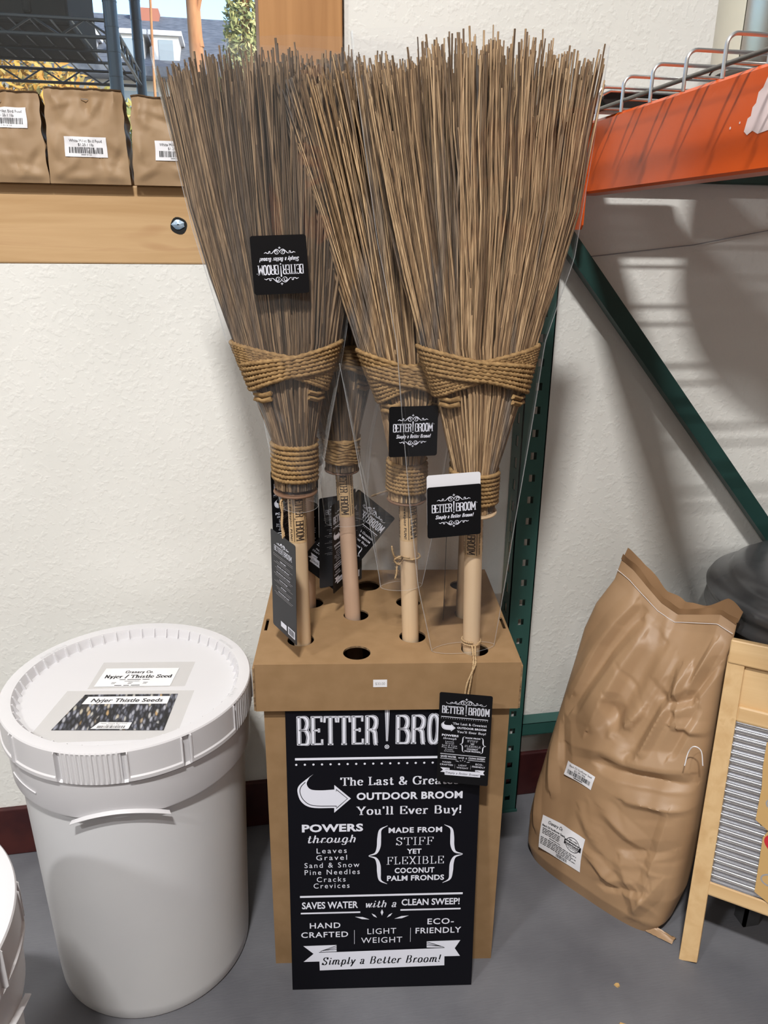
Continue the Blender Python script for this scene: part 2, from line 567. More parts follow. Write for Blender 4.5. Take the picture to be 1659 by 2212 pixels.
def tag(o, label, cat, group=None):
    o['label'] = label
    o['category'] = cat
    if group:
        o['group'] = group
    return o


def struct(o):
    o['kind'] = 'structure'
    return o


def frame(origin, ex, ey):
    """matrix with local x = ex, y = ey, z = ex x ey"""
    ex, ey = Vector(ex).normalized(), Vector(ey)
    ey = (ey - ex * ey.dot(ex)).normalized()
    ez = ex.cross(ey)
    return Matrix(((ex.x, ey.x, ez.x, origin[0]), (ex.y, ey.y, ez.y, origin[1]), (ex.z, ey.z, ez.z, origin[2]), (0, 0, 0, 1)))


def lerp_table(tab, x):
    if x <= tab[0][0]:
        return tab[0][1]
    for (a, p), (b, q) in zip(tab, tab[1:]):
        if x <= b:
            t = (x - a) / (b - a)
            return p + (q - p) * t
    return tab[-1][1]


def catmull(pts, n=8, closed=False):
    P = [Vector(p) for p in pts]
    out = []
    N = len(P)
    for i in range(N if closed else N - 1):
        p1, p2 = P[i], P[(i + 1) % N]
        p0 = P[i - 1] if (i > 0 or closed) else p1 * 2 - p2
        p3 = P[(i + 2) % N] if (i + 2 < N or closed) else p2 * 2 - p1
        for k in range(n):
            t = k / n
            out.append(0.5 * ((2 * p1) + (p2 - p0) * t + (2 * p0 - 5 * p1 + 4 * p2 - p3) * t * t + (3 * p1 - p0 - 3 * p2 + p3) * t ** 3))
    if not closed:
        out.append(P[-1])
    return out


def creases(segs, sx, sy):
    """sharp paper folds: each a tent-shaped ridge along a segment (u0, v0, u1, v1, width, height)"""
    S = [((u0 * sx, v0 * sy), (u1 * sx, v1 * sy), wd, am) for u0, v0, u1, v1, wd, am in segs]

    def f(u, v):
        x, y = u * sx, v * sy
        t = 0.0
        for (ax_, ay_), (bx_, by_), wd, am in S:
            dx, dy = bx_ - ax_, by_ - ay_
            L2 = dx * dx + dy * dy
            q = ((x - ax_) * dx + (y - ay_) * dy) / L2
            qc = min(1.0, max(0.0, q))
            ex_, ey_ = x - ax_ - qc * dx, y - ay_ - qc * dy
            d = math.hypot(ex_, ey_)
            if d < wd:
                # one flank steep, the other long, like folded paper
                s = dx * (y - ay_) - dy * (x - ax_)
                k = 1 - d / (wd if s > 0 else wd * .55)
                if k > 0:
                    t += am * k * (.25 + .75 * math.sin(PI * min(1, max(0, .15 + .7 * qc))))
        return t
    return f


def random_creases(n, seed, u0, u1, v0, v1, sx, sy, ln=.07, wd=.022, am=.004):
    rr = random.Random(seed)
    out = []
    for i in range(n):
        u, v, a = rr.uniform(u0, u1), rr.uniform(v0, v1), rr.uniform(0, PI)
        l = ln * rr.uniform(.5, 1.3)
        out.append((u, v, u + l * math.cos(a) / sx, v + l * math.sin(a) / sy, wd * rr.uniform(.6, 1.4), am * rr.choice((-1, 1)) * rr.uniform(.5, 1.2)))
    return out


# ------------------------------------------------------------------ lettering
class Ink:
    """flat print: 2-D faces with a layer (stacking order) and an ink index"""

    def __init__(s):
        s.items = []

    def face(s, vs, fs, layer=1, ink=0):
        s.items.append(([(float(a), float(b)) for a, b in vs], fs, layer, ink))

    def poly(s, pts, layer=1, ink=0):
        tri = tessellate_polygon([[Vector((p[0], p[1], 0)) for p in pts]])
        s.face(pts, [tuple(t) for t in tri], layer, ink)

    def rect(s, x0, y0, x1, y1, layer=1, ink=0):
        s.face([(x0, y0), (x1, y0), (x1, y1), (x0, y1)], [(0, 1, 2, 3)], layer, ink)

    def disc(s, x, y, r, layer=1, ink=0, n=14, ry=None):
        ry = ry or r
        s.face([(x + r * math.cos(2 * PI * k / n), y + ry * math.sin(2 * PI * k / n)) for k in range(n)], [tuple(range(n))], layer, ink)

    def ribbon(s, pts, w, layer=1, ink=0, closed=False):
        """w: half width, or a function of (unit tangent, t)"""
        P = [Vector((p[0], p[1])) for p in pts]
        N = len(P)
        vs = []
        for i in range(N):
            if closed:
                d = P[(i + 1) % N] - P[i - 1]
            else:
                d = P[min(i + 1, N - 1)] - P[max(i - 1, 0)]
            if d.length < 1e-9:
                d = Vector((1, 0))
            d.normalize()
            hw = w(d, i / max(1, N - 1)) if callable(w) else w
            nrm = Vector((-d.y, d.x))
            vs += [P[i] + nrm * hw, P[i] - nrm * hw]
        fs = [(2 * i, 2 * i + 1, 2 * i + 3, 2 * i + 2) for i in range(N - 1)]
        if closed:
            fs.append((2 * N - 2, 2 * N - 1, 1, 0))
        s.face(vs, fs, layer, ink)

    def merge(s, other, sx, sy, ox, oy, rot=0.0, dl=0, ink=None):
        c, n = math.cos(rot), math.sin(rot)
        for vs, fs, l, k in other.items:
            s.items.append(([(ox + (x * sx) * c - (y * sy) * n, oy + (x * sx) * n + (y * sy) * c) for x, y in vs], fs, l + dl, k if ink is None else ink))

    def bounds(s):
        xs = [x for it in s.items for x, _ in it[0]]
        ys = [y for it in s.items for _, y in it[0]]
        return min(xs), min(ys), max(xs), max(ys)

    def mesh(s, step=0.00012, z0=0.0003, mapper=None):
        mb = MB()
        for vs, fs, l, k in s.items:
            z = z0 + l * step
            mb.add([(mapper(x, y, z) if mapper else (x, y, z)) for x, y in vs], fs, k)
        return mb


_fc = {}


def sans_mesh(text, offset, spacing):
    key = (text, offset, spacing)
    if key not in _fc:
        cu = bpy.data.curves.new('txt', 'FONT')
        cu.body, cu.size, cu.offset, cu.space_character = text, 1.0, offset, spacing
        cu.resolution_u = 3
        o = bpy.data.objects.new('txt', cu)
        COL.objects.link(o)
        dg = bpy.context.evaluated_depsgraph_get()
        me = bpy.data.meshes.new_from_object(o.evaluated_get(dg))
        vs = [(v.co.x, v.co.y) for v in me.vertices]
        fs = [tuple(p.vertices) for p in me.polygons]
        bpy.data.objects.remove(o)
        bpy.data.curves.remove(cu)
        bpy.data.meshes.remove(me)
        _fc[key] = (vs, fs)
    return _fc[key]


def sans(ink, text, x0, x1, y0, cap, bold=0.0, spacing=1.0, layer=1, k=0, shear=0.0, center=False):
    vs, fs = sans_mesh(text, bold, spacing)
    hv, _ = sans_mesh('H', bold, 1.0)
    hb = min(y for _, y in hv)
    hh = max(y for _, y in hv) - hb
    a, b = min(x for x, _ in vs), max(x for x, _ in vs)
    sy = cap / hh
    sx = (x1 - x0) / (b - a)
    ink.face([(x0 + (x - a) * sx + shear * (y - hb) * sy, y0 + (y - hb) * sy) for x, y in vs], fs, layer, k)


# skeleton letters: 'p' straight strokes, 's' smooth strokes, 'c' closed smooth, 'b' serif bar (x, y, width)
GL = {
    'T': (.80, [('p', (.4, 0), (.4, .98)), ('p', (.03, .97), (.77, .97)), ('p', (.05, 1), (.03, .72)), ('p', (.75, 1), (.77, .72)), ('b', .4, 0, .36)]),
    'h': (.68, [('p', (.16, 0), (.16, .98)), ('s', (.16, .44), (.27, .61), (.42, .63), (.52, .5), (.52, .25), (.52, 0)), ('b', .16, 0, .28), ('b', .52, 0, .26), ('b', .1, .99, .16)]),
    'e': (.58, [('p', (.1, .36), (.5, .36)), ('s', (.5, .36), (.47, .55), (.3, .65), (.13, .52), (.09, .3), (.16, .09), (.33, 0), (.51, .11))]),
    'L': (.68, [('p', (.18, 0), (.18, 1)), ('p', (.18, .03), (.62, .03)), ('p', (.62, 0), (.65, .28)), ('b', .18, 1, .34), ('b', .18, .0, .34)]),
    'a': (.62, [('s', (.1, .48), (.18, .63), (.34, .64), (.43, .5), (.43, .12), (.5, .02), (.58, .06)), ('s', (.43, .37), (.2, .32), (.1, .17), (.17, .02), (.31, .03), (.43, .16))]),
    's': (.52, [('s', (.42, .5), (.37, .62), (.24, .65), (.12, .54), (.17, .4), (.34, .28), (.43, .15), (.33, .01), (.17, .01), (.08, .16))]),
    't': (.44, [('s', (.22, .9), (.22, .5), (.22, .15), (.28, .02), (.38, .05), (.42, .12)), ('p', (.04, .63), (.4, .63))]),
    '&': (.88, [('s', (.8, .48), (.64, .15), (.42, .0), (.2, .04), (.11, .24), (.22, .42), (.42, .58), (.48, .78), (.38, .97), (.26, .93), (.22, .74), (.36, .46), (.58, .18), (.82, .02))]),
    'G': (.92, [('s', (.76, .76), (.66, .95), (.46, 1), (.2, .86), (.1, .5), (.2, .14), (.46, 0), (.66, .06), (.76, .18)), ('p', (.76, .42), (.76, .02)), ('b', .76, .42, .32), ('p', (.79, 1), (.79, .7))]),
    'r': (.50, [('p', (.16, 0), (.16, .63)), ('s', (.16, .38), (.24, .57), (.36, .64), (.46, .55)), ('b', .16, 0, .32), ('b', .1, .63, .16)]),
    'Y': (.82, [('p', (.12, .98), (.42, .45)), ('p', (.72, .98), (.42, .45)), ('p', (.42, .47), (.42, 0)), ('b', .42, 0, .34), ('b', .12, 1, .28), ('b', .72, 1, .24)]),
    'o': (.62, [('c', (.31, .65), (.12, .52), (.09, .32), (.15, .1), (.31, 0), (.47, .1), (.53, .32), (.5, .52))]),
    'u': (.68, [('s', (.15, .63), (.15, .3), (.18, .06), (.3, .01), (.43, .1), (.5, .22)), ('p', (.5, .63), (.5, 0)), ('b', .1, .63, .16), ('b', .45, .63, .14), ('b', .56, .0, .16)]),
    "'": (.22, [('p', (.11, 1), (.09, .72))]),
    'l': (.32, [('p', (.16, 0), (.16, .98)), ('b', .16, 0, .3), ('b', .1, .99, .16)]),
    'E': (.76, [('p', (.18, 0), (.18, 1)), ('p', (.1, .98), (.66, .98)), ('p', (.18, .5), (.5, .5)), ('p', (.1, .02), (.68, .02)), ('p', (.67, 1), (.67, .74)), ('p', (.69, 0), (.69, .28)), ('p', (.5, .62), (.5, .38))]),
    'F': (.70, [('p', (.18, 0), (.18, 1)), ('p', (.1, .98), (.64, .98)), ('p', (.18, .5), (.5, .5)), ('p', (.65, 1), (.65, .74)), ('p', (.5, .62), (.5, .38)), ('b', .18, 0, .36)]),
    'v': (.58, [('p', (.08, .63), (.29, 0)), ('p', (.5, .63), (.29, 0)), ('b', .08, .64, .22), ('b', .5, .64, .18)]),
    'w': (.82, [('p', (.08, .63), (.25, 0)), ('p', (.41, .6), (.25, 0)), ('p', (.41, .6), (.57, 0)), ('p', (.74, .63), (.57, 0))]),
    'B': (.80, [('p', (.18, 0), (.18, 1)), ('s', (.1, .98), (.4, .98), (.58, .9), (.6, .7), (.5, .54), (.2, .52)), ('s', (.2, .52), (.5, .5), (.66, .38), (.66, .16), (.52, .02), (.1, .02))]),
    'y': (.58, [('p', (.08, .63), (.3, .04)), ('s', (.52, .63), (.3, .04), (.2, -.24), (.08, -.25)), ('b', .08, .64, .22), ('b', .52, .64, .18)]),
    '!': (.30, [('p', (.15, 1), (.15, .32)), ('d', .15, .08)]),
    'S': (.70, [('s', (.56, .76), (.48, .95), (.32, 1), (.14, .88), (.14, .68), (.3, .54), (.5, .4), (.58, .22), (.48, .04), (.3, 0), (.1, .22)), ('p', (.6, 1), (.58, .72)), ('p', (.1, .28), (.08, 0))]),
    'I': (.36, [('p', (.18, 0), (.18, 1)), ('b', .18, 0, .34), ('b', .18, 1, .34)]),
    'X': (.82, [('p', (.12, 1), (.68, 0)), ('p', (.66, 1), (.14, 0)), ('b', .12, 1, .28), ('b', .66, 1, .24), ('b', .14, 0, .24), ('b', .68, 0, .28)]),
    'm': (.98, [('p', (.14, 0), (.14, .63)), ('s', (.14, .4), (.24, .6), (.37, .63), (.46, .5), (.46, 0)), ('s', (.46, .4), (.56, .6), (.7, .63), (.8, .5), (.8, .12), (.88, .02), (.95, .1))]),
    'n': (.68, [('p', (.16, 0), (.16, .63)), ('s', (.16, .42), (.27, .6), (.42, .63), (.52, .5), (.52, 0)), ('b', .16, 0, .28), ('b', .52, 0, .26), ('b', .1, .63, .16)]),
    'i': (.32, [('p', (.16, 0), (.16, .63)), ('d', .17, .86), ('b', .16, 0, .28), ('b', .1, .63, .14)]),
    'j': (.34, [('s', (.2, .63), (.2, .1), (.16, -.2), (.02, -.24)), ('d', .2, .86)]),
    'p': (.66, [('p', (.16, .63), (.16, -.3)), ('s', (.16, .48), (.28, .63), (.44, .62), (.54, .45), (.53, .2), (.42, .02), (.28, .02), (.16, .16))]),
    'd': (.66, [('p', (.5, 1), (.5, 0)), ('s', (.5, .48), (.38, .63), (.22, .62), (.1, .42), (.12, .16), (.24, .01), (.38, .03), (.5, .18)), ('b', .44, .99, .14), ('b', .56, 0, .14)]),
    'g': (.64, [('s', (.5, .48), (.38, .63), (.22, .62), (.1, .42), (.12, .18), (.24, .04), (.38, .06), (.5, .2)), ('s', (.5, .63), (.5, .1), (.44, -.22), (.26, -.28), (.1, -.2))]),
    'N': (.86, [('p', (.16, 0), (.16, 1)), ('p', (.16, 1), (.68, 0)), ('p', (.68, 0), (.68, 1)), ('b', .12, 1, .2), ('b', .16, 0, .26), ('b', .68, 1, .26)]),
    'C': (.82, [('s', (.7, .76), (.62, .95), (.44, 1), (.2, .86), (.1, .5), (.2, .14), (.44, 0), (.62, .06), (.72, .24)), ('p', (.73, 1), (.73, .7))]),
    '/': (.5, [('p', (.08, -.1), (.42, 1.05))]),
    '.': (.24, [('d', .12, .05)]),
    ' ': (.36, []),
}
LOGO = {
    'B': [('p', (.0, 1), (.0, 0)), ('s', (-.1, .97), (.28, .97), (.46, .88), (.48, .68), (.36, .54), (.0, .52)), ('s', (.0, .52), (.38, .5), (.53, .36), (.53, .16), (.42, .03), (-.1, .03))],
    'E': [('p', (.0, 1), (.0, 0)), ('t', (-.12, .97), (.5, .97)), ('t', (0, .51), (.34, .51)), ('t', (-.12, .03), (.53, .03)), ('t', (.49, 1), (.49, .8)), ('t', (.52, 0), (.52, .2)), ('t', (.34, .58), (.34, .44))],
    'T': [('p', (.22, 1), (.22, 0)), ('t', (-.1, .97), (.54, .97)), ('t', (-.09, 1), (-.12, .78)), ('t', (.53, 1), (.56, .78)), ('t', (.06, .02), (.38, .02))],
    'R': [('p', (.0, 1), (.0, 0)), ('s', (-.1, .97), (.28, .97), (.48, .88), (.5, .7), (.38, .54), (.0, .5)), ('s', (.26, .5), (.42, .42), (.46, .2), (.5, .02), (.58, .02)), ('t', (-.14, .02), (.14, .02))],
    'O': [('c', (.2, 1), (.03, .88), (-.02, .5), (.03, .12), (.2, 0), (.37, .12), (.42, .5), (.37, .88))],
    'M': [('p', (.0, 1), (.0, 0)), ('p', (.62, 1), (.62, 0)), ('p', (.0, 1), (.31, .25)), ('p', (.31, .25), (.62, 1)), ('t', (-.14, .02), (.14, .02)), ('t', (.48, .02), (.78, .02)), ('t', (-.14, .98), (.06, .98)), ('t', (.56, .98), (.76, .98))],
}


def sample(stroke, n=7):
    if stroke[0] == 's':
        return [(p.x, p.y) for p in catmull([(a, b, 0) for a, b in stroke[1:]], n)]
    if stroke[0] == 'c':
        return [(p.x, p.y) for p in catmull([(a, b, 0) for a, b in stroke[1:]], n, True)]
    P = list(stroke[1:])
    out = []
    for a, b in zip(P, P[1:]):
        out += [(a[0] + (b[0] - a[0]) * i / 5, a[1] + (b[1] - a[1]) * i / 5) for i in range(5)]
    return out + [P[-1]]


def pen(ink, text, x0, x1, y0, cap, thick=.075, thin=.022, serif=True, slant=0.0, layer=1, k=0, gap=0.06, join=False, n=6):
    """broad-nib lettering fitted between x0 and x1"""
    adv = sum(GL[c][0] + gap for c in text) - gap
    sx = (x1 - x0) / adv

    def hw(d, t):
        return (thick * abs(d.y) + thin * abs(d.x)) * cap

    def T(p):
        return (x0 + (pos + p[0]) * sx + slant * p[1] * cap, y0 + p[1] * cap)
    pos = 0.0
    for i, ch in enumerate(text):
        w, strokes = GL[ch]
        for st in strokes:
            if st[0] == 'b':
                if serif:
                    xb = [T((st[1] - st[3] / 2, st[2])), T((st[1] + st[3] / 2, st[2]))]
                    ink.ribbon(xb, thin * 1.1 * cap, layer, k)
            elif st[0] == 'd':
                q = T((st[1], st[2]))
                ink.disc(q[0], q[1], thick * 1.15 * cap, layer, k, 10)
            else:
                ink.ribbon([T(p) for p in sample(st, n)], hw, layer, k, st[0] == 'c')
        if join and ch.islower() and i + 1 < len(text) and text[i + 1].islower():
            ink.ribbon([T((w - .16, .1)), T((w + .02, .06)), T((w + gap + .14, .34))], thin * cap, layer, k)
        pos += w + gap


def logo(ink, x0, x1, y0, y1, inline=True, k=0, dark=1, layer=1):
    """the tall slab lettering either side of the long exclamation mark"""
    H, W = y1 - y0, x1 - x0
    half = W * 0.456

    def word(txt, a, b):
        cell = {'B': .66, 'E': .64, 'T': .64, 'R': .68, 'O': .62, 'M': .86}
        tot = sum(cell[c] for c in txt)
        s = (b - a) / tot
        px = a
        for c in txt:
            ox = px + .12 * s
            for ly, f, kk in ((0, 1.0, k), (1, .80, dark), (2, .56, k)) if inline else ((0, 1.0, k),):
                for st in LOGO[c]:
                    th = (.070 if inline else .05) * H * (f if st[0] != 't' else .55 * f)
                    tn = .036 * H * f
                    ink.ribbon([(ox + p[0] * s * (.82 if inline else 1), y0 + p[1] * H) for p in sample(st, 6)], lambda d, t: th * abs(d.y) + tn * abs(d.x), layer + ly, kk, st[0] == 'c')
            px += cell[c] * s
    word('BETTER', x0, x0 + half)
    word('BROOM', x1 - half, x1)
    xm = (x0 + x1) / 2
    for ly, f, kk in ((0, 1.0, k), (1, .66, dark), (2, .38, k)) if inline else ((0, 1.0, k),):
        w1, w2 = .075 * H * f, .03 * H * f
        e = (1 - f) * .05 * H
        ink.poly([(xm - w1, y1 + .26 * H - e), (xm + w1, y1 + .26 * H - e), (xm + w2, y0 + .1 * H + e), (xm - w2, y0 + .1 * H + e)], layer + ly, kk)
        ink.disc(xm, y0 - .1 * H, .075 * H * f, layer + ly, kk)


def scroll(ink, xm, y, W, up=1, w=0.0, k=0, fleur=True, layer=1):
    """mirrored scrollwork, width W, opening up or down"""
    w = w or W * .011
    for sx in (-1, 1):
        def spiral(cx, cy, r0, r1, a0, a1, n=22):
            return [(cx + (r0 + (r1 - r0) * t / n) * math.cos(a0 + (a1 - a0) * t / n), cy + (r0 + (r1 - r0) * t / n) * math.sin(a0 + (a1 - a0) * t / n)) for t in range(n + 1)]
        p = spiral(.105, .035, .02, .075, R(-90), R(-90 - 440))
        q = [(.0, .02), (.03, .085), (.11, .115), (.19, .06), (.25, .0), (.32, .0)]
        q = [(v.x, v.y) for v in catmull([(a, b, 0) for a, b in q], 6)]
        s3 = spiral(.32, .035, .035, .014, R(-90), R(230))
        s4 = [(v.x, v.y) for v in catmull([(.3, .002, 0), (.4, .005, 0), (.44, .03, 0), (.5, .005, 0)], 6)]
        for c in (p, q, s3, s4):
            ink.ribbon([(xm + sx * a * W, y + up * b * W) for a, b in c], lambda d, t: w * (.6 + .8 * math.sin(PI * min(1, max(0, t)))), layer, k)
    if fleur:
        b = y + up * .12 * W
        ink.poly([(xm, b), (xm + .016 * W, b + up * .04 * W), (xm, b + up * .09 * W), (xm - .016 * W, b + up * .04 * W)], layer, k)
        ink.ribbon([(xm - .035 * W, b + up * .045 * W), (xm, b + up * .02 * W), (xm + .035 * W, b + up * .045 * W)], w, layer, k)


def barcode(ink, x0, y0, x1, y1, k=1, layer=2, seed=3):
    rr = random.Random(seed)
    x = x0
    while x < x1:
        w = (x1 - x0) * rr.choice((.012, .02, .03))
        ink.rect(x, y0, min(x1, x + w), y1, layer, k)
        x += w + (x1 - x0) * rr.choice((.012, .02, .026))


def greeking(ink, x0, x1, y, h, k, layer=1, seed=0):
    """a line of print too small to read"""
    rr = random.Random(seed)
    x = x0
    while x < x1:
        w = min(x1 - x, h * rr.uniform(1.2, 4.0))
        ink.rect(x, y, x + w, y + h * .55, layer, k)
        x += w + h * .5


def sign_art():
    """the printed poster: x 0-0.355, y 0-0.66; inks 0 white, 1 black"""
    k = Ink()
    scroll(k, .1826, .622, .22, 1, .0014)
    for i in range(5):
        cx = .07 + i * .056
        k.ribbon([(cx + .022 * math.cos(a), .628 + .012 * math.sin(a)) for a in [PI + PI * t / 10 for t in range(11)]], .0011)
    logo(k, .0194, .3455, .5412, .5985)
    k.rect(.0157, .5105, .332, .5152)
    for i in range(21):
        k.disc(.0178 + i * .01555, .5015, .0021, n=10)
    # arrow
    arc = [(.0484, .4816), (.036, .472), (.0215, .458), (.019, .444), (.026, .424), (.045, .412), (.0858, .4105), (.0858, .4004), (.1167, .4298), (.0864, .4587), (.0864, .4492), (.062, .448), (.043, .4505), (.036, .462), (.041, .475)]
    arc = [(x, y) for x, y in arc]
    body_ = catmull([(a, b, 0) for a, b in arc[:7]], 6) + [Vector((a, b, 0)) for a, b in arc[7:10]] + catmull([(a, b, 0) for a, b in arc[10:]], 6)
    k.poly([(v.x, v.y) for v in body_])
    out = [(.0335, .4655), (.0255, .456), (.0235, .444), (.03, .428), (.047, .4165), (.0898, .4145), (.0898, .4095), (.1105, .4298), (.0898, .4495), (.0898, .4455)]
    k.ribbon([(v.x, v.y) for v in catmull([(a, b, 0) for a, b in out[:6]], 5)] + out[5:], .0007, 2, 1)
    pen(k, 'The Last & Greatest', .0982, .3255, .4573, .0164, .095, .028, gap=.07)
    sans(k, 'OUTDOOR BROOM', .1273, .3238, .4262, .0152, .035, 1.06)
    pen(k, "You'll Ever Buy!", .1273, .3235, .395, .0168, .095, .028, gap=.07)
    sans(k, 'POWERS', .0254, .1393, .3596, .0165, .038, 1.05)
    pen(k, 'through', .033, .125, .3362, .0165, .08, .02, False, .25, gap=.12, join=True)
    for t, a, b, y in (('Leaves', .052, .1085, .3134), ('Gravel', .051, .109, .2983), ('Sand & Snow', .0288, .1323, .2818), ('Pine Needles', .0288, .133, .2664), ('Cracks', .0515, .106, .2502), ('Crevices', .0453, .1134, .236)):
        sans(k, t, a, b, y, .0108, 0, 1.3)
    # curly braces
    for s, xt, xe in ((1, .1499, .185), (-1, .328, .2915)):
        p = [(xe, .3705), (xe - s * .013, .362), (xe - s * .0155, .345), (xe - s * .0165, .325), (xe - s * .022, .311), (xt, .3055), (xe - s * .022, .3), (xe - s * .0165, .286), (xe - s * .0155, .268), (xe - s * .013, .251), (xe, .2425)]
        c = [(v.x, v.y) for v in catmull([(a, b, 0) for a, b in p], 5)]
        k.ribbon(c, lambda d, t: .0004 + .0034 * abs(math.sin(2 * PI * t)) ** 1.3)
    sans(k, 'MADE FROM', .187, .2876, .3546, .0115, .03, 1.1)
    pen(k, 'STIFF', .2005, .272, .328, .0165, .055, .016, gap=.1)
    sans(k, 'YET', .222, .2496, .3085, .0108, .03, 1.05)
    pen(k, 'FLEXIBLE', .1838, .293, .2858, .0165, .055, .016, gap=.1)
    sans(k, 'COCONUT', .1993, .275, .2659, .0118, .03, 1.1)
    sans(k, 'PALM FRONDS', .1849, .294, .249, .0118, .03, 1.05)
    k.rect(.019, .2155, .331, .2198)
    sans(k, 'SAVES WATER', .0223, .1296, .1898, .0153, .022, 1.0)
    pen(k, 'with a', .1421, .203, .19, .016, .07, .02, False, .25, gap=.12, join=True)
    sans(k, 'CLEAN SWEEP!', .2134, .3257, .1928, .0145, .022, 1.0)
    k.rect(.0198, .1782, .1339, .1817)
    k.rect(.2113, .181, .328, .1845)
    sans(k, 'HAND', .0365, .0955, .1449, .0125, .012, 1.12)
    sans(k, 'CRAFTED', .0196, .1103, .1238, .0125, .012, 1.12)
    sans(k, 'LIGHT', .1478, .2037, .1287, .0127, 0, 1.12)
    sans(k, 'WEIGHT', .1355, .2157, .108, .0127, 0, 1.12)
    sans(k, 'ECO-', .2643, .3157, .1481, .0132, .012, 1.12)
    sans(k, 'FRIENDLY', .2415, .3306, .1272, .0132, .012, 1.08)
    k.rect(.1222, .1065, .1229, .139)
    k.rect(.2312, .1082, .2319, .141)
    for a, l, r in ((90, .0145, .014), (58, .02, .018), (122, .02, .018), (22, .03, .026), (158, .03, .026)):
        c, n = math.cos(R(a)), math.sin(R(a)) * (1 if a == 90 else .6)
        o = (.1758 + c * r, .157 + n * r)
        tip = (o[0] + c * l, o[1] + n * l)
        nx, ny = -n, c
        k.poly([o, ((o[0] + tip[0]) / 2 + nx * .0026, (o[1] + tip[1]) / 2 + ny * .0026), tip, ((o[0] + tip[0]) / 2 - nx * .0026, (o[1] + tip[1]) / 2 - ny * .0026)])
    # ribbon banner
    k.poly([(.0231, .1046), (.0427, .0858), (.023, .0674), (.056, .0674), (.056, .0905), (.0876, .1054)])
    k.poly([(.3299, .1092), (.3194, .0905), (.3303, .0719), (.298, .0719), (.298, .094), (.264, .1084)])
    k.poly([(.0534, .0889), (.0876, .1054), (.0876, .0898)], 1)
    k.poly([(.2991, .0925), (.264, .1084), (.264, .0937)], 1)
    for i in range(3):
        k.ribbon([(.0565 + i * .004, .0915 + i * .001), (.0876, .1035 - i * .0042)], .0006, 2, 1)
        k.ribbon([(.296 - i * .004, .0945 + i * .001), (.2645, .1068 - i * .0042)], .0006, 2, 1)
    k.poly([(.0534, .0889), (.2991, .0925), (.2998, .0506), (.0544, .0463)], 3)
    k.ribbon([(.0534, .0892), (.2991, .0928)], .0007, 4, 1)
    pen(k, 'Simply a Better Broom!', .058, .2905, .0595, .0172, .07, .02, False, .22, 5, 1, .12, True)
    return k


def card_art(w, h):
    """the small square header card"""
    k = Ink()
    logo(k, .08 * w, .9 * w, .5 * h, .66 * h, False)
    scroll(k, .49 * w, .725 * h, .62 * w, 1, .0004)
    scroll(k, .49 * w, .3 * h, .56 * w, -1, .0004)
    pen(k, 'Simply a Better Broom!', .15 * w, .85 * w, .375 * h, .07 * h, .08, .03, False, .22, 1, 0, .12, True)
    k.disc(.92 * w, .64 * h, .006 * w)
    return k


def tag_back_art(w, h):
    k = Ink()
    scroll(k, .5 * w, .89 * h, .5 * w, 1, .0005, fleur=False)
    logo(k, .14 * w, .86 * w, .815 * h, .865 * h, False)
    y = .775 * h
    heads = ['Lightweight', 'Sturdy, and efficient!', "It's a Broom, and a Rake!", 'Cool for Rings!', 'All Season', 'The Finishing Touch!']
    s = 0
    for a in range(2):
        greeking(k, .1 * w, .9 * w, y, .008 * h, 2, seed=s)
        y -= .017 * h
        s += 1
    for hd in heads:
        y -= .014 * h
        ww = .022 * len(hd) * w
        sans(k, hd, .5 * w - ww / 2, .5 * w + ww / 2, y, .011 * h, .03)
        y -= .018 * h
        for a in range(2):
            m = .12 + .05 * ((s * 7) % 3)
            greeking(k, m * w, (1 - m) * w, y, .008 * h, 2, seed=s)
            y -= .0165 * h
            s += 1
    k.rect(.36 * w, .06 * h, .6 * w, .115 * h)
    k.rect(.66 * w, .045 * h, .94 * w, .125 * h)
    barcode(k, .69 * w, .055 * h, .91 * w, .115 * h, 1, 2)
    return k

# ================================================================== the setting
WY = 1.616            # face of the back wall
mb = MB()
mb.span((-3.2, -3.4, -0.1), (3.4, WY + 0.18, 0))
struct(mb.build('floor', M['floor']))
mb = MB()
mb.span((-3.2, WY, 0), (3.4, WY + 0.16, 1.352))
mb.span((0.2155, WY, 1.352), (3.4, WY + 0.16, 4.2))
mb.span((-3.2, WY, 1.352), (-1.7, WY + 0.16, 4.2))
mb.span((-1.7, WY, 2.5), (0.2155, WY + 0.16, 4.2))
struct(mb.build('wall_back', M['wall']))
for nm, a, b in (('wall_left', (-3.3, -3.4, 0), (-3.2, WY + .16, 4.2)), ('wall_right', (3.4, -3.4, 0), (3.5, WY + .16, 4.2)), ('wall_front', (-3.3, -3.5, 0), (3.5, -3.4, 4.2))):
    mb = MB()
    mb.span(a, b)
    struct(mb.build(nm, M['shop']))
mb = MB()
mb.span((-3.3, -3.5, 4.2), (3.5, WY + .16, 4.3))
struct(mb.build('ceiling', M['ceiling']))
mb = MB()
mb.span((-3.2, WY - 0.012, 0), (3.4, WY + 0.002, 0.131))
struct(mb.build('baseboard_back', M['base'], bevel=0.003))
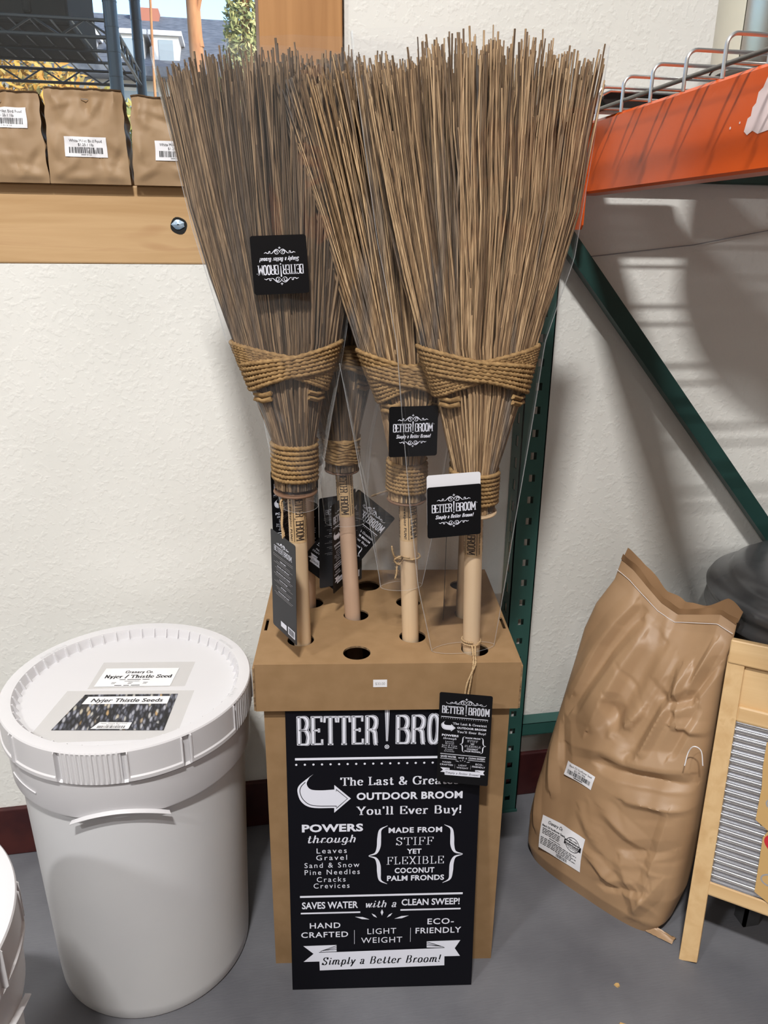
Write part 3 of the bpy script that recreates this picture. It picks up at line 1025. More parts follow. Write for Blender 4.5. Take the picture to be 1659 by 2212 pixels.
# timber sill and post round the window
sill = struct(MB().span((-1.7, WY - 0.001, 1.3525), (0.0585, WY + 0.15, 1.4915)).build('trim_1', M['timber'], bevel=0.003))
post = struct(MB().span((0.0595, WY - 0.014, 1.3525), (0.2105, WY + 0.15, 2.5)).build('trim_2', M['post'], bevel=0.003))
mb = MB()
ring = [(0.0155 + 0.0012 * math.sin(7 * a) * math.cos(3 * a), a) for a in [2 * PI * k / 20 for k in range(20)]]
mb.add([(-0.1056 + r * math.cos(a), WY - 0.0016, 1.4225 + r * math.sin(a)) for r, a in ring], [tuple(range(20))])
mb.build('bolt_hole_shade', M['hole'], sill)  # flat dark disc painted for the shade inside the bolt recess
mb = MB()
mb.grid(lambda u, v: (-0.1066 + (0.0025 + .0085 * v) * math.cos(2 * PI * u) * (1 + .2 * math.sin(9 * u * PI)), WY - 0.003 - .002 * (1 - v), 1.4245 + (.001 + .008 * v) * math.sin(2 * PI * u)), 14, 2, True)
mb.build('bolt', M['blue_stuff'], sill)
win = struct(MB().span((-1.7, WY + 0.10, 1.4915), (0.0595, WY + 0.104, 2.5)).build('window_1', M['glass']))
MB().span((-1.7, WY + 0.085, 1.4915), (0.0595, WY + 0.12, 1.497)).build('window_bead', M['timber'], win)

# cable along the wall
mb = MB()
mb.tube([(0.70, WY - 0.003, 1.369), (0.7302, WY - .004, 1.372), (0.9719, WY - .004, 1.3983), (1.1423, WY - .004, 1.4295), (1.5, WY - .004, 1.47)], 0.0011, 6)
tag(mb.build('cable', M['ink_g']), 'thin grey cable strung along the white wall under the orange beam', 'cable')

# ================================================================== outside the window
struct(MB().span((-12, WY + 0.3, -0.2), (12, 40, -0.1)).build('ground', M['ground']))

SH = thing('wire_rack', 'black wire shelving rack standing outside the window', 'shelving rack', (-0.93, 2.4, -0.1))


def child(o, parent):
    o.parent = parent
    o.matrix_parent_inverse = parent.matrix_world.inverted() if parent.matrix_world != Matrix() else Matrix()
    return o


def attach(parent, mb_, name, mats, **kw):
    """build in world coordinates, then hang under parent keeping the place"""
    bpy.context.view_layer.update()
    inv = parent.matrix_world.inverted()
    mb_.v = [tuple(inv @ Vector(p)) for p in mb_.v]
    return mb_.build(name, mats, parent, **kw)


for x, y, m in ((-0.254, 2.1, 'rack_blue'), (-0.256, 2.7, 'rack_blue'), (-1.6, 2.1, 'rack_black'), (-1.6, 2.7, 'rack_black')):
    mb = MB()
    mb.tube([(x, y, -0.1), (x, y, 2.6)], 0.0155, 14)
    for k in range(54):
        mb.tube([(x, y, 0.05 * k - .05), (x, y, 0.05 * k - .047)], 0.0163, 14)
    attach(SH, mb, 'rack_post', M[m], smooth=True)
for zz in (1.83, 1.05, 0.3):
    mb = MB()
    for y in (2.1, 2.7):
        for dz in (0.0, 0.034):
            mb.tube([(-1.6, y, zz + dz), (-.255, y, zz + dz)], 0.0042, 6)
        n = 24
        mb.tube([(-1.6 + 1.345 * k / n, y, zz + (0.034 if k % 2 else 0.0)) for k in range(n + 1)], 0.003, 5)
    for x in (-1.6, -0.255):
        for dz in (0.0, 0.034):
            mb.tube([(x, 2.1, zz + dz), (x, 2.7, zz + dz)], 0.0042, 6)
        mb.tube([(x, 2.1 + .6 * k / 12, zz + (0.034 if k % 2 else 0.0)) for k in range(13)], 0.003, 5)
    for y in (2.25, 2.4, 2.55):
        mb.tube([(-1.6, y, zz + .03), (-.255, y, zz + .03)], 0.004, 6)
    for k in range(1, 30):
        x = -1.6 + 1.345 * k / 30
        mb.tube([(x, 2.1, zz + .036), (x, 2.7, zz + .036)], 0.0022, 5)
    attach(SH, mb, 'shelf', M['rack_black'])
t = thing('storage_crate', 'dark crate on the wire shelf outside the window', 'crate', (-0.66, 2.4, 1.869))
mb = MB()
mb.span((-0.3, -0.21, 0), (0.3, 0.21, 0.34))
mb.span((-0.315, -0.225, .31), (0.315, 0.225, .335))
for k in range(5):
    mb.span((-.24 + .11 * k, -.216, .02), (-.22 + .11 * k, .216, .31))
mb.build('body', M['crate'], t, bevel=.006)
MB().span((-0.32, -.23, .335), (.32, .23, .365)).build('lid', M['crate'], t, bevel=.006)

# the house across the yard
H = thing('house', 'pale house with a slate roof and dormers beyond the window', 'house', (-1.2, 14.5, -0.1))
attach(H, MB().span((-5, 13.0, -0.1), (3, 17.5, 3.68)), 'wall', M['siding'])
mb = MB()
mb.add([(-5.3, 12.6, 3.66), (3.3, 12.6, 3.66), (3.3, 15.2, 4.86), (-5.3, 15.2, 4.86), (3.3, 17.8, 3.66), (-5.3, 17.8, 3.66),
        (-5.3, 12.6, 3.54), (3.3, 12.6, 3.54), (3.3, 17.8, 3.54), (-5.3, 17.8, 3.54)],
       [(0, 1, 2, 3), (3, 2, 4, 5), (6, 7, 1, 0), (9, 6, 0, 3, 5), (7, 8, 4, 2, 1), (8, 9, 5, 4), (6, 9, 8, 7)])
attach(H, mb, 'roof', M['roof'])
for x0, x1 in ((-1.02, -0.66), (-1.5, -1.14), (-2.2, -1.84)):
    mb = MB()
    mb.span((x0, 12.9, 3.72), (x1, 14.2, 4.12))
    mb.span((x0 - .05, 12.85, 4.1), (x1 + .05, 14.4, 4.16))
    d = attach(H, mb, 'dormer', M['siding'])
    attach(H, MB().span((x0 + .08, 12.885, 3.78), (x1 - .08, 12.9, 4.05)), 'dormer_window', M['pane'])
for x in (-1.25, -.35, .6):
    attach(H, MB().span((x - .25, 12.97, 2.6), (x + .25, 13.0, 3.4)), 'window', M['pane'])
attach(H, MB().span((-1.5, 14.9, 4.5), (-1.05, 15.3, 4.905)), 'chimney', M['brick'])


def leaves(center, rad, n, size, seed, cone=False):
    rr = random.Random(seed)
    mb_ = MB()
    for i in range(n):
        while True:
            p = Vector((rr.uniform(-1, 1), rr.uniform(-1, 1), rr.uniform(-1, 1)))
            if p.length < 1 and rr.random() < .25 + p.length:
                break
        if cone:
            f = 0.15 + 0.85 * (1 - (p.z + 1) / 2)
            p.x *= f
            p.y *= f
        q = Vector(center) + Vector((p.x * rad[0], p.y * rad[1], p.z * rad[2]))
        a = Vector((rr.gauss(0, 1), rr.gauss(0, 1), rr.gauss(0, 1))).normalized()
        b = a.orthogonal().normalized()
        s = size * rr.uniform(.6, 1.3)
        mb_.add([q - a * s, q + b * s * .5, q + a * s, q - b * s * .5], [(0, 1, 2, 3)])
    return mb_


def tree(label, x, y, h, tr, crown, leafm, n, size, seed, cone=False, cat='tree', name='tree', fork=False):
    t_ = thing(name, label, cat, (x, y, -0.1), group=None)
    mb_ = MB()
    if tr:
        pts = [(0, 0, 0), (.04 * tr * 8, 0, h * .3), (-.03, .02, h * .62), (.02, 0, h)]
        mb_.tube(catmull(pts, 5), [tr * (1.15 - .55 * i / 15) for i in range(16)], 10)
        if fork:
            mb_.tube(catmull([(.02, 0, h * .55), (-.12, .05, h * .72), (-.1, 0, h * .98)], 5), tr * .45, 8)
            mb_.tube(catmull([(.0, 0, h * .6), (.14, -.03, h * .7), (.2, .02, h * .95)], 5), tr * .35, 8)
        mb_.build('trunk', M['bark'], t_, smooth=True)
    if n:
        c = leaves(crown[0], crown[1], n, size, seed, cone).build('foliage', M[leafm], t_)
        c['kind'] = 'stuff'
    return t_


tree('bare orange lit tree trunk in front of the slate roof', -0.27, 9.0, 6.0, 0.085, None, None, 0, 0, 1, fork=True)
tree('pale green feathery tree beside the timber window post', 0.27, 11.0, 5.4, 0.07, ((0, 0, 3.9), (.5, .5, 1.9)), 'leaf_g', 6500, .042, 2, True)
tree('low yellowish green bush under the dormer', -0.02, 10.2, 0, 0, ((0, 0, 2.4), (.55, .5, .9)), 'leaf_b', 3200, .045, 3, cat='bush', name='bush')
tree('golden autumn tree low behind the wire rack', -1.75, 8.0, 2.6, 0.06, ((0, 0, 2.45), (.75, .6, .55)), 'leaf_y', 3200, .045, 4)
tree('dark green shrub right of the golden autumn tree', -0.95, 7.4, 0, 0, ((0, 0, 1.9), (.6, .5, .75)), 'leaf_b', 2400, .045, 5, cat='bush', name='bush')
tree('thin leaning sapling before the middle dormer', -0.62, 8.0, 4.1, 0.016, None, None, 0, 0, 6)


# ================================================================== paper bags of bird food on the sill
def millet_sticker(seed):
    k = Ink()
    k.rect(-.036, -.0165, .036, .0165, 0, 0)
    sans(k, 'White Millet Bird Food', -.028, .028, .0078, .0046, 0, 1, 1, 1)
    sans(k, '$1.25 / 1lb', -.013, .013, .0015, .0042, 0, 1, 1, 1)
    barcode(k, -.029, -.0105, .029, -.0005, 1, 1, seed)
    sans(k, '0000 0125', -.009, .009, -.0138, .0022, 0, 1, 1, 1)
    return k


def rounded(x0, y0, x1, y1, r, n=4):
    out = []
    for cx, cy, a0 in ((x1 - r, y1 - r, 0), (x0 + r, y1 - r, 90), (x0 + r, y0 + r, 180), (x1 - r, y0 + r, 270)):
        out += [(cx + r * math.cos(R(a0 + 90 * i / n)), cy + r * math.sin(R(a0 + 90 * i / n))) for i in range(n + 1)]
    return out


def millet_bag(label, x0, x1, h, seed, sx, sz, tilt=0.0):
    """folded paper bag: flat front, bulging sides, rolled top"""
    w = x1 - x0
    dep = 0.085
    t_ = thing('paper_bag', label, 'paper bag', (x0, WY - 0.018, 1.4915), tilt, 'paper bags of bird food on the sill')
    off = Vector((seed * 3.1, seed * 1.7, 0))

    segs = random_creases(16, int(seed * 7), 0, 1, .02, .98, w, h, .05, .016, .0035)
    segs += [(.5, .98, .56, .72, .02, -.006), (.62, .95, .58, .7, .018, .005), (.1, .95, .22, .7, .025, .005), (.9, .96, .8, .66, .025, .005), (.02, .5, .14, .3, .02, .006), (.98, .38, .84, .2, .022, -.006), (.05, .08, .3, .2, .02, .004), (.95, .06, .7, .16, .02, .004)]
    cf = creases(segs, w, h)

    def dispf(u, v):
        p = Vector((u * w * 14, v * h * 14, 0)) + off
        a = noise.noise(p * .55) * .006 + (1 - 2 * abs(noise.noise(p * 1.1))) * .0035
        top = max(0, v - .62) / .38
        a += top * (1 - abs(noise.noise(Vector((u * 4, v * 2, 5)) + off)) * 2) * .008
        a = a * .5 + cf(u, v)
        edge = min(1, min(u, 1 - u) * 9) * min(1, v * 12 + .1)
        return a * edge

    def front(u, v, z=0):
        rag = .004 * noise.noise(Vector((u * 4, 2, seed))) + .0015 * noise.noise(Vector((u * 14, 7, seed)))
        side = .004 * noise.noise(Vector((v * 6, seed, 1))) + .005 * (v - .4)
        x = u * w + side * (2 * u - 1) * -1
        return Vector((x, -dispf(u, v) - .006 * math.sin(PI * min(1, v * 1.1)) + v * .012 - z, v * h + rag * max(0, v - .8) * 5))

    def shell(u, v):
        # u runs front left->right, side, back, side
        q = u * 4
        d = dep * (1 - max(0, v - .72) / .28 * .86) if v > .72 else dep
        if q <= 1:
            return front(q, v)
        if q <= 2:
            a, b = front(1, v), front(1, v) + Vector((0, d, 0))
            f = q - 1
            p = a.lerp(b, f)
            p.x += -.010 * math.sin(PI * f) * (.3 + v) + .006 * noise.noise(Vector((f * 4, v * 6, seed)))
            return p
        if q <= 3:
            p = front(3 - q, v)
            p.y = front(3 - q, v).y * .3 + d
            return p
        a, b = front(0, v) + Vector((0, d, 0)), front(0, v)
        f = q - 3
        p = a.lerp(b, f)
        p.x += .010 * math.sin(PI * f) * (.3 + v) + .006 * noise.noise(Vector((f * 4, v * 6, seed + 9)))
        return p
    mb_ = MB()
    nv = 44
    mb_.grid(shell, 144, nv, True)
    n0 = 144
    mb_.f.append(tuple(reversed(range(n0))))
    mb_.m.append(0)
    # folded-over top strip
    mb_.grid(lambda u, v: front(u, 1) + Vector((0, -.002 - .004 * math.sin(PI * v) + .006 * v, -.0 + .002 * math.sin(PI * v))), 40, 3)
    mb_.grid(lambda u, v: front(u, 1).lerp(shell(.75 - u / 4, 1), v), 40, 2)
    mb_.build('body', M['paper'], t_, smooth=True, sharp=34)
    k = millet_sticker(int(seed * 10))

    def mapper(x, y, z):
        u, v = (sx - x0 + x) / w, (sz - 1.4915 + y) / h
        return front(max(0.0, min(1.0, u)), v, .0012 + z)
    base = Ink()
    base.poly(rounded(-.036, -.0165, .036, .0165, .004), 0, 0)
    g = MB().grid(lambda u, v: mapper(-.036 + .072 * u, -.0165 + .033 * v, 0), 16, 8)
    s_ = g.build('price_sticker', M['sticker'], t_, smooth=True)
    k.items = k.items[1:]
    k.mesh(mapper=mapper).build('lettering', [M['sticker'], M['ink_k']], s_)
    # staple
    MB().tube([front(.47, .9, .002), front(.56, .9, .002)], .0007, 5).build('staple', M['zinc'], t_)
    return t_


millet_bag('brown paper bag with white barcode label cut off by the left frame edge', -0.475, -0.3275, 0.147, 1.0, -.386, 1.597)
millet_bag('brown paper bag in the middle of the sill with centred white barcode label', -0.3225, -0.186, 0.155, 2.0, -.2565, 1.5527)
millet_bag('brown paper bag on the sill half hidden behind the left broom', -0.1765, -0.05, 0.147, 3.0, -.1005, 1.5505)


# ================================================================== white buckets
def bucket(name_label, cx, cy, rot, labelled):
    t_ = thing('bucket', name_label, 'bucket', (cx, cy, 0), rot)
    mb_ = MB()
    prof = [(0.0, 0.004), (.178, .004), (.186, 0.0), (.1895, .006), (.191, .03), (.2045, .50), (.206, .56), (.20, .56), (.18, .02)]
    mb_.lathe(prof[1:], 128)
    mb_.build('body', M['plastic_body'], t_, smooth=True)
    mb_ = MB()
    mb_.lathe([(.2065, .497), (.2145, .493), (.2155, .497), (.2175, .562), (.206, .566)], 128)
    # grip lip under the skirt
    mb_.grid(lambda u, v: ((.2155 + .007 * math.sin(PI * v)) * math.cos(R(-112 + 43 * u)), (.2155 + .007 * math.sin(PI * v)) * math.sin(R(-112 + 43 * u)), .507 - .024 * abs(2 * u - 1) ** 1.9 + .007 * (v - .5)), 40, 8)
    mb_.tube([(.2168 * math.cos(R(a)), .2168 * math.sin(R(a)), .528 - .006 * (a + 160) / 30) for a in range(-150, -128, 2)], .0013, 6)
    mb_.build('skirt', M['plastic'], t_, smooth=True)
    # lid band: panels, ribbed grips and notches round the rim
    secs = []
    a = -114.0
    while a < 246:
        for wid, kind in ((2, 'n'), (25.5, 'r'), (2, 'n'), (23.5, 'p'), (3.2, 'n'), (27, 'p')):
            secs.append((a, min(246, a + wid), kind))
            a += wid
            if a >= 246:
                break

    def kind_at(deg):
        d = (deg + 114) % 360 - 114
        for s0, s1, k in secs:
            if s0 <= d < s1:
                return (k if s0 < 215 or k == 'n' else 'p'), (d - s0) / max(.01, s1 - s0), s1 - s0
        return 'p', .5, 20

    def rad(r, z, ang):
        k, f, wd = kind_at(math.degrees(ang) if ang < PI else math.degrees(ang) - 360)
        if z < .5685 or z > .6225 or r < .21:
            return r
        if k == 'n':
            return r - .0065
        if k == 'r':
            return r - .0026 + .0016 * (.5 + .5 * max(-1, min(1, 2 * math.sin(2 * PI * 12 * f))))
        lip = .0022 if z < .577 or f < .03 or f > .97 else 0
        return r - .0012 + lip
    mb_ = MB()
    zs = [.564, .566, .569, .5755, .578, .59, .606, .619, .622, .6245, .627]
    pr = [(.2165, .564), (.2215, .566)] + [(.2235, z) for z in zs[2:9]] + [(.2222, .6245), (.2205, .627)]
    mb_.lathe(pr + [(.2125, .6275), (.2005, .6265), (.198, .621), (.196, .611), (.1945, .6085), (.0005, .6085)], 1080, rfun=rad)
    lid = mb_.build('lid', M['plastic'], t_, smooth=True, sharp=30)
    mb_ = MB()
    for k in range(48):
        an = 2 * PI * k / 48
        c, s_ = math.cos(an), math.sin(an)
        p = lambda r, z, w: (r * c - w * s_, r * s_ + w * c, z)
        mb_.add([p(.1985, .6085, -.0016), p(.1985, .6085, .0016), p(.189, .6085, .0016), p(.189, .6085, -.0016), p(.2, .6255, -.0016), p(.2, .6255, .0016), p(.197, .625, .0012), p(.197, .625, -.0012)],
                [(4, 5, 6, 7), (3, 2, 6, 7)[::-1], (0, 3, 7, 4), (1, 5, 6, 2)])
    mb_.build('rib', M['plastic'], lid)['kind'] = 'stuff'
    if labelled:
        Z = .6089
        # taped paper: lower sheet with the seed photo
        fr = frame((0, 0, Z), (.1667, -.0242, 0), (.1, .99, 0))
        o1 = MB().add([(-.152, -.148, 0), (.094, -.175, 0), (.118, -.03, 0), (-.112, .005, 0)], [(0, 1, 2, 3)]).build('tape_sheet', M['tape'], lid)
        o1.location = (0, 0, Z)
        ph = MB().add([(-.1149, -.1173, 0), (.073, -.1484, 0), (.0891, -.0374, 0), (-.0776, -.0132, 0)], [(0, 1, 2, 3)]).build('seed_photo_label', M['seed'], lid)
        ph.location = (0, 0, Z + .0004)

        def quad(x, y, z):
            # x 0..1, y 0..1 across the photo label
            a_, b_ = Vector((-.1149, -.1173, 0)), Vector((.073, -.1484, 0))
            c_, d_ = Vector((.0891, -.0374, 0)), Vector((-.0776, -.0132, 0))
            return a_.lerp(b_, x).lerp(d_.lerp(c_, x), y) + Vector((0, 0, z))
        k = Ink()
        k.rect(.06, .71, .93, .93, 1, 0)
        sans(k, 'Nyjer Thistle Seeds', .13, .87, .765, .105, .022, 1, 2, 1, .03)
        k.poly([(.34, .03), (.68, .03), (.68, .2), (.38, .21)], 1, 0)
        sans(k, 'Nyjer Thistle Bird Food', .4, .64, .16, .025, 0, 1, 2, 1)
        sans(k, '$2.50 / 1lb', .46, .58, .122, .022, 0, 1, 2, 1)
        barcode(k, .39, .05, .64, .11, 1, 2, 5)
        k.mesh(z0=.0002, mapper=quad).build('lettering', [M['paper_white'], M['ink_k']], ph)
        # upper sheet
        o2 = MB().add([(-.077, .006, 0), (.1, -.012, 0), (.115, .075, 0), (-.062, .1, 0)], [(0, 1, 2, 3)]).build('tape_sheet', M['tape'], lid)
        o2.location = (0, 0, Z + .0001)
        cr = [Vector((-.0665, .0115, 0)), Vector((.0725, -.0075, 0)), Vector((.0855, .0555, 0)), Vector((-.0535, .0755, 0))]
        ps = MB().add(cr, [(0, 1, 2, 3)]).build('paper_label', M['paper_white'], lid)
        ps.location = (0, 0, Z + .0004)

        def quad2(x, y, z):
            return cr[0].lerp(cr[1], x).lerp(cr[3].lerp(cr[2], x), y) + Vector((0, 0, z))
        k = Ink()
        pen(k, 'Granary Co.', .3, .68, .72, .13, .045, .018, True, 0, 1, 0, .08)
        pen(k, 'Nyjer / Thistle Seed', .06, .96, .45, .17, .05, .018, True, 0, 1, 0, .06)
        greeking(k, .28, .68, .35, .05, 0, 1, 1)
        k.rect(.36, .27, .56, .285)
        for xx in (.2, .42, .62):
            greeking(k, xx, xx + .06, .2, .03, 0, 1, 2)
            greeking(k, xx, xx + .05, .14, .03, 0, 1, 3)
        greeking(k, .26, .6, .04, .05, 0, 1, 4)
        k.mesh(z0=.0002, mapper=quad2).build('lettering', [M['ink_k']], ps)
        # raised lettering round the rim
        for txt, a0, r_ in (('SAFE OPEN', 38, .2065), ('CLOSE', -18, .2065), ('PRESS DOWN', 150, .2065)):
            vs, fs = sans_mesh(txt, 0, 1.15)
            w_ = max(x for x, _ in vs)
            s_ = .009
            mb_ = MB()
            mb_.add([((r_ - .004 + y * s_) * math.cos(R(a0) - x * s_ / r_), (r_ - .004 + y * s_) * math.sin(R(a0) - x * s_ / r_), .6276) for x, y in vs], fs)
            mb_.build('embossed_lettering', M['plastic_body'], lid)
    return t_


bucket('white plastic bucket with seed photo taped on lid beside the cardboard display box', -0.235, 1.311, 0, True)
bucket('white plastic bucket cut off at the bottom left frame corner', -0.527, 0.772, R(75), False)

# ================================================================== cardboard display box
BE, BD, BC = Vector((.98978, -.14263, 0)), Vector((.14263, .98978, 0)), Vector((.2255, 1.157, 0))
BOX = thing('display_box', 'brown cardboard display box holding brooms upright with a holed lid', 'box', BC, math.atan2(BE.y, BE.x))


def to_box(x, y):
    d = Vector((x, y, 0)) - BC
    return d @ BE, d @ BD


holes = [(-.0551, .0386), (.159, .0397), (-.155, .092), (.0537, .0963), (-.049, .187), (.163, .187), (-.1465, .2415), (.05, .2415), (-.03, .322), (.17, .322)]
holes[1] = tuple(to_box(.3885, 1.181))
holes[2] = tuple(to_box(.0815, 1.2665))
holes[3] = tuple(to_box(.2875, 1.2465))
holes[4] = tuple(to_box(.1965, 1.3490))
DEP, HT, TH = .405, .705, .0035
mb = MB()
x0, x1, y0, y1 = -.2215, .2215, .0125, DEP - .012
for a, b in (((x0, y0, 0), (x1, y0 + .004, .69)), ((x0, y1 - .004, 0), (x1, y1, .69)), ((x0, y0 + .004, 0), (x0 + .004, y1 - .004, .69)), ((x1 - .004, y0 + .004, 0), (x1, y1 - .004, .69)), ((x0 + .004, y0 + .004, 0), (x1 - .004, y1 - .004, .004))):
    mb.span(a, b)
mb.build('body', M['kraft'], BOX)
mb = MB()
outer = [(-.2335, 0), (.2335, 0), (.2335, DEP), (-.2335, DEP)]
rings = []
for hx, hy in holes:
    rings.append([(hx + .0245 * math.cos(2 * PI * k / 40), hy + .0245 * math.sin(2 * PI * k / 40)) for k in range(40)][::-1])
for sx in (-1, 1):
    c = sx * .2265
    rings.append([(c - .0028, .125), (c - .0028, .172), (c + .0028, .172), (c + .0028, .125)])
polys = [outer] + rings
allp = [p for q in polys for p in q]
tri = tessellate_polygon([[Vector((x, y, 0)) for x, y in q] for q in polys])
mb.add([(x, y, HT) for x, y in allp], [tuple(t_) for t_ in tri])
mb.add([(x, y, HT - TH) for x, y in allp], [tuple(reversed(t_)) for t_ in tri])
for q in rings:
    n = len(q)
    mb.add([(x, y, HT) for x, y in q] + [(x, y, HT - TH) for x, y in q], [(i, (i + 1) % n, n + (i + 1) % n, n + i) for i in range(n)], 1)
LB = .611
mb.span((-.2335, 0, LB), (.2335, TH, HT - TH))
mb.span((-.2335, DEP - TH, LB), (.2335, DEP, HT - TH))
mb.add([(x, y, HT - f * TH) for f in (0, 1) for x, y in outer], [(0, 1, 5, 4)[::-1], (1, 2, 6, 5)[::-1], (2, 3, 7, 6)[::-1], (3, 0, 4, 7)[::-1]])
for sx in (-1, 1):
    mb.span((sx * .2334, TH, LB + .002), (sx * (.2335 - TH), DEP - TH, HT - TH))
    mb.span((sx * .2335, -.0012, LB + .002), (sx * .2365, DEP, HT - .006), 0)
    mb.span((sx * .2337, -.0016, LB + .004), (sx * .236, -.001, HT - .008), 1)
lid_o = mb.build('lid', [M['kraft'], M['kraft_edge']], BOX)
k = Ink()
k.rect(-.0122, -.0078, .0122, .0072, 0, 0)
sans(k, '$30.00', -.0085, .0085, -.0035, .0052, 0, 1, 1, 1)
k.mesh(z0=.0006).build('price_sticker', [M['sticker'], M['ink_g']], lid_o, loc=(-.0143, 0, .6663), rot=(R(90), 0, R(.5)))

# the printed sign slipped under the lid flap
P0, P1 = Vector((.0374, 1.135, 0)), Vector((.3892, 1.0855, 0))
sgm = frame(P0, P1 - P0, Vector((0, 0, 1)) + Vector((.1393, .990, 0)) * .09)
ART = sign_art()
SIGN = thing('sign_board', 'tall black sign board with white broom advertising leaning on the cardboard box', 'sign', mat=sgm)
MB().span((0, .001, -.004), (.3553, .633, 0)).build('board', M['sign'], SIGN, bevel=.0004)
sign_mesh = ART.mesh()
sl = sign_mesh.build('lettering', [M['ink_w'], M['sign']], SIGN)


# ================================================================== brooms
def rope_tube(mb_, pts, r, closed=False, pitch=.018, n=9, lobes=3, ph=0.0):
    P = np.array([tuple(p) for p in pts])
    N = len(P)
    if closed:
        T = np.roll(P, -1, 0) - np.roll(P, 1, 0)
    else:
        T = np.gradient(P, axis=0)
    T /= np.linalg.norm(T, axis=1)[:, None]
    ref = np.tile(np.array([0, 0, 1.0]), (N, 1))
    bad = np.abs(T[:, 2]) > .9
    ref[bad] = (1, 0, 0)
    X = ref - T * (T * ref).sum(1)[:, None]
    X /= np.linalg.norm(X, axis=1)[:, None]
    Y = np.cross(T, X)
    s = np.concatenate([[0], np.cumsum(np.linalg.norm(np.diff(P, axis=0), axis=1))])
    if closed:
        tot = s[-1] + np.linalg.norm(P[0] - P[-1])
        pitch = tot / max(1, round(tot / pitch * 3) / 3)
    tw = 2 * PI * s / pitch + ph
    a = 2 * PI * np.arange(n) / n
    rad = r * (.8 + .24 * np.cos(lobes * (a[None, :] - tw[:, None])))
    V = P[:, None, :] + rad[..., None] * (np.cos(a)[None, :, None] * X[:, None, :] + np.sin(a)[None, :, None] * Y[:, None, :])
    base = len(mb_.v)
    mb_.v.extend(map(tuple, V.reshape(-1, 3).tolist()))
    M_ = N if closed else N - 1
    for i in range(M_):
        j = (i + 1) % N
        for k_ in range(n):
            l = (k_ + 1) % n
            mb_.f.append((base + i * n + k_, base + i * n + l, base + j * n + l, base + j * n + k_))
    if not closed:
        mb_.f.append(tuple(base + k_ for k_ in reversed(range(n))))
        mb_.f.append(tuple(base + (N - 1) * n + k_ for k_ in range(n)))
    mb_.m.extend([0] * (len(mb_.f) - len(mb_.m)))
    return P


def fuzz(mb_, P, n, rr, ln=.009):
    for i in range(n):
        p = Vector(P[rr.randrange(len(P))])
        d = Vector((rr.gauss(0, 1), rr.gauss(0, 1), rr.gauss(0, 1))).normalized()
        q = p + d * ln * rr.uniform(.5, 1.2)
        w = d.orthogonal().normalized() * .0003
        mb_.add([p - w, p + w, q], [(0, 1, 2)])


def handle_print():
    """printing along the handle: x down the handle, y across"""
    k = Ink()
    logo(k, .018, .098, -.0068, .0068, False, 0)
    for y in (-.0105, .0098):
        k.ribbon([(-.002, y), (.1, y)], .0005)
    sans(k, 'Make Sweeping FUN!', .012, .098, -.0185, .0045, .02, 1.15)
    sans(k, 'www.betterbroom.com', .0, .098, .0135, .0042, .01, 1.1)
    logo(k, .018, .098, .0255, .038, False, 0)
    logo(k, .018, .098, -.041, -.0285, False, 0)
    return k


HP = handle_print()


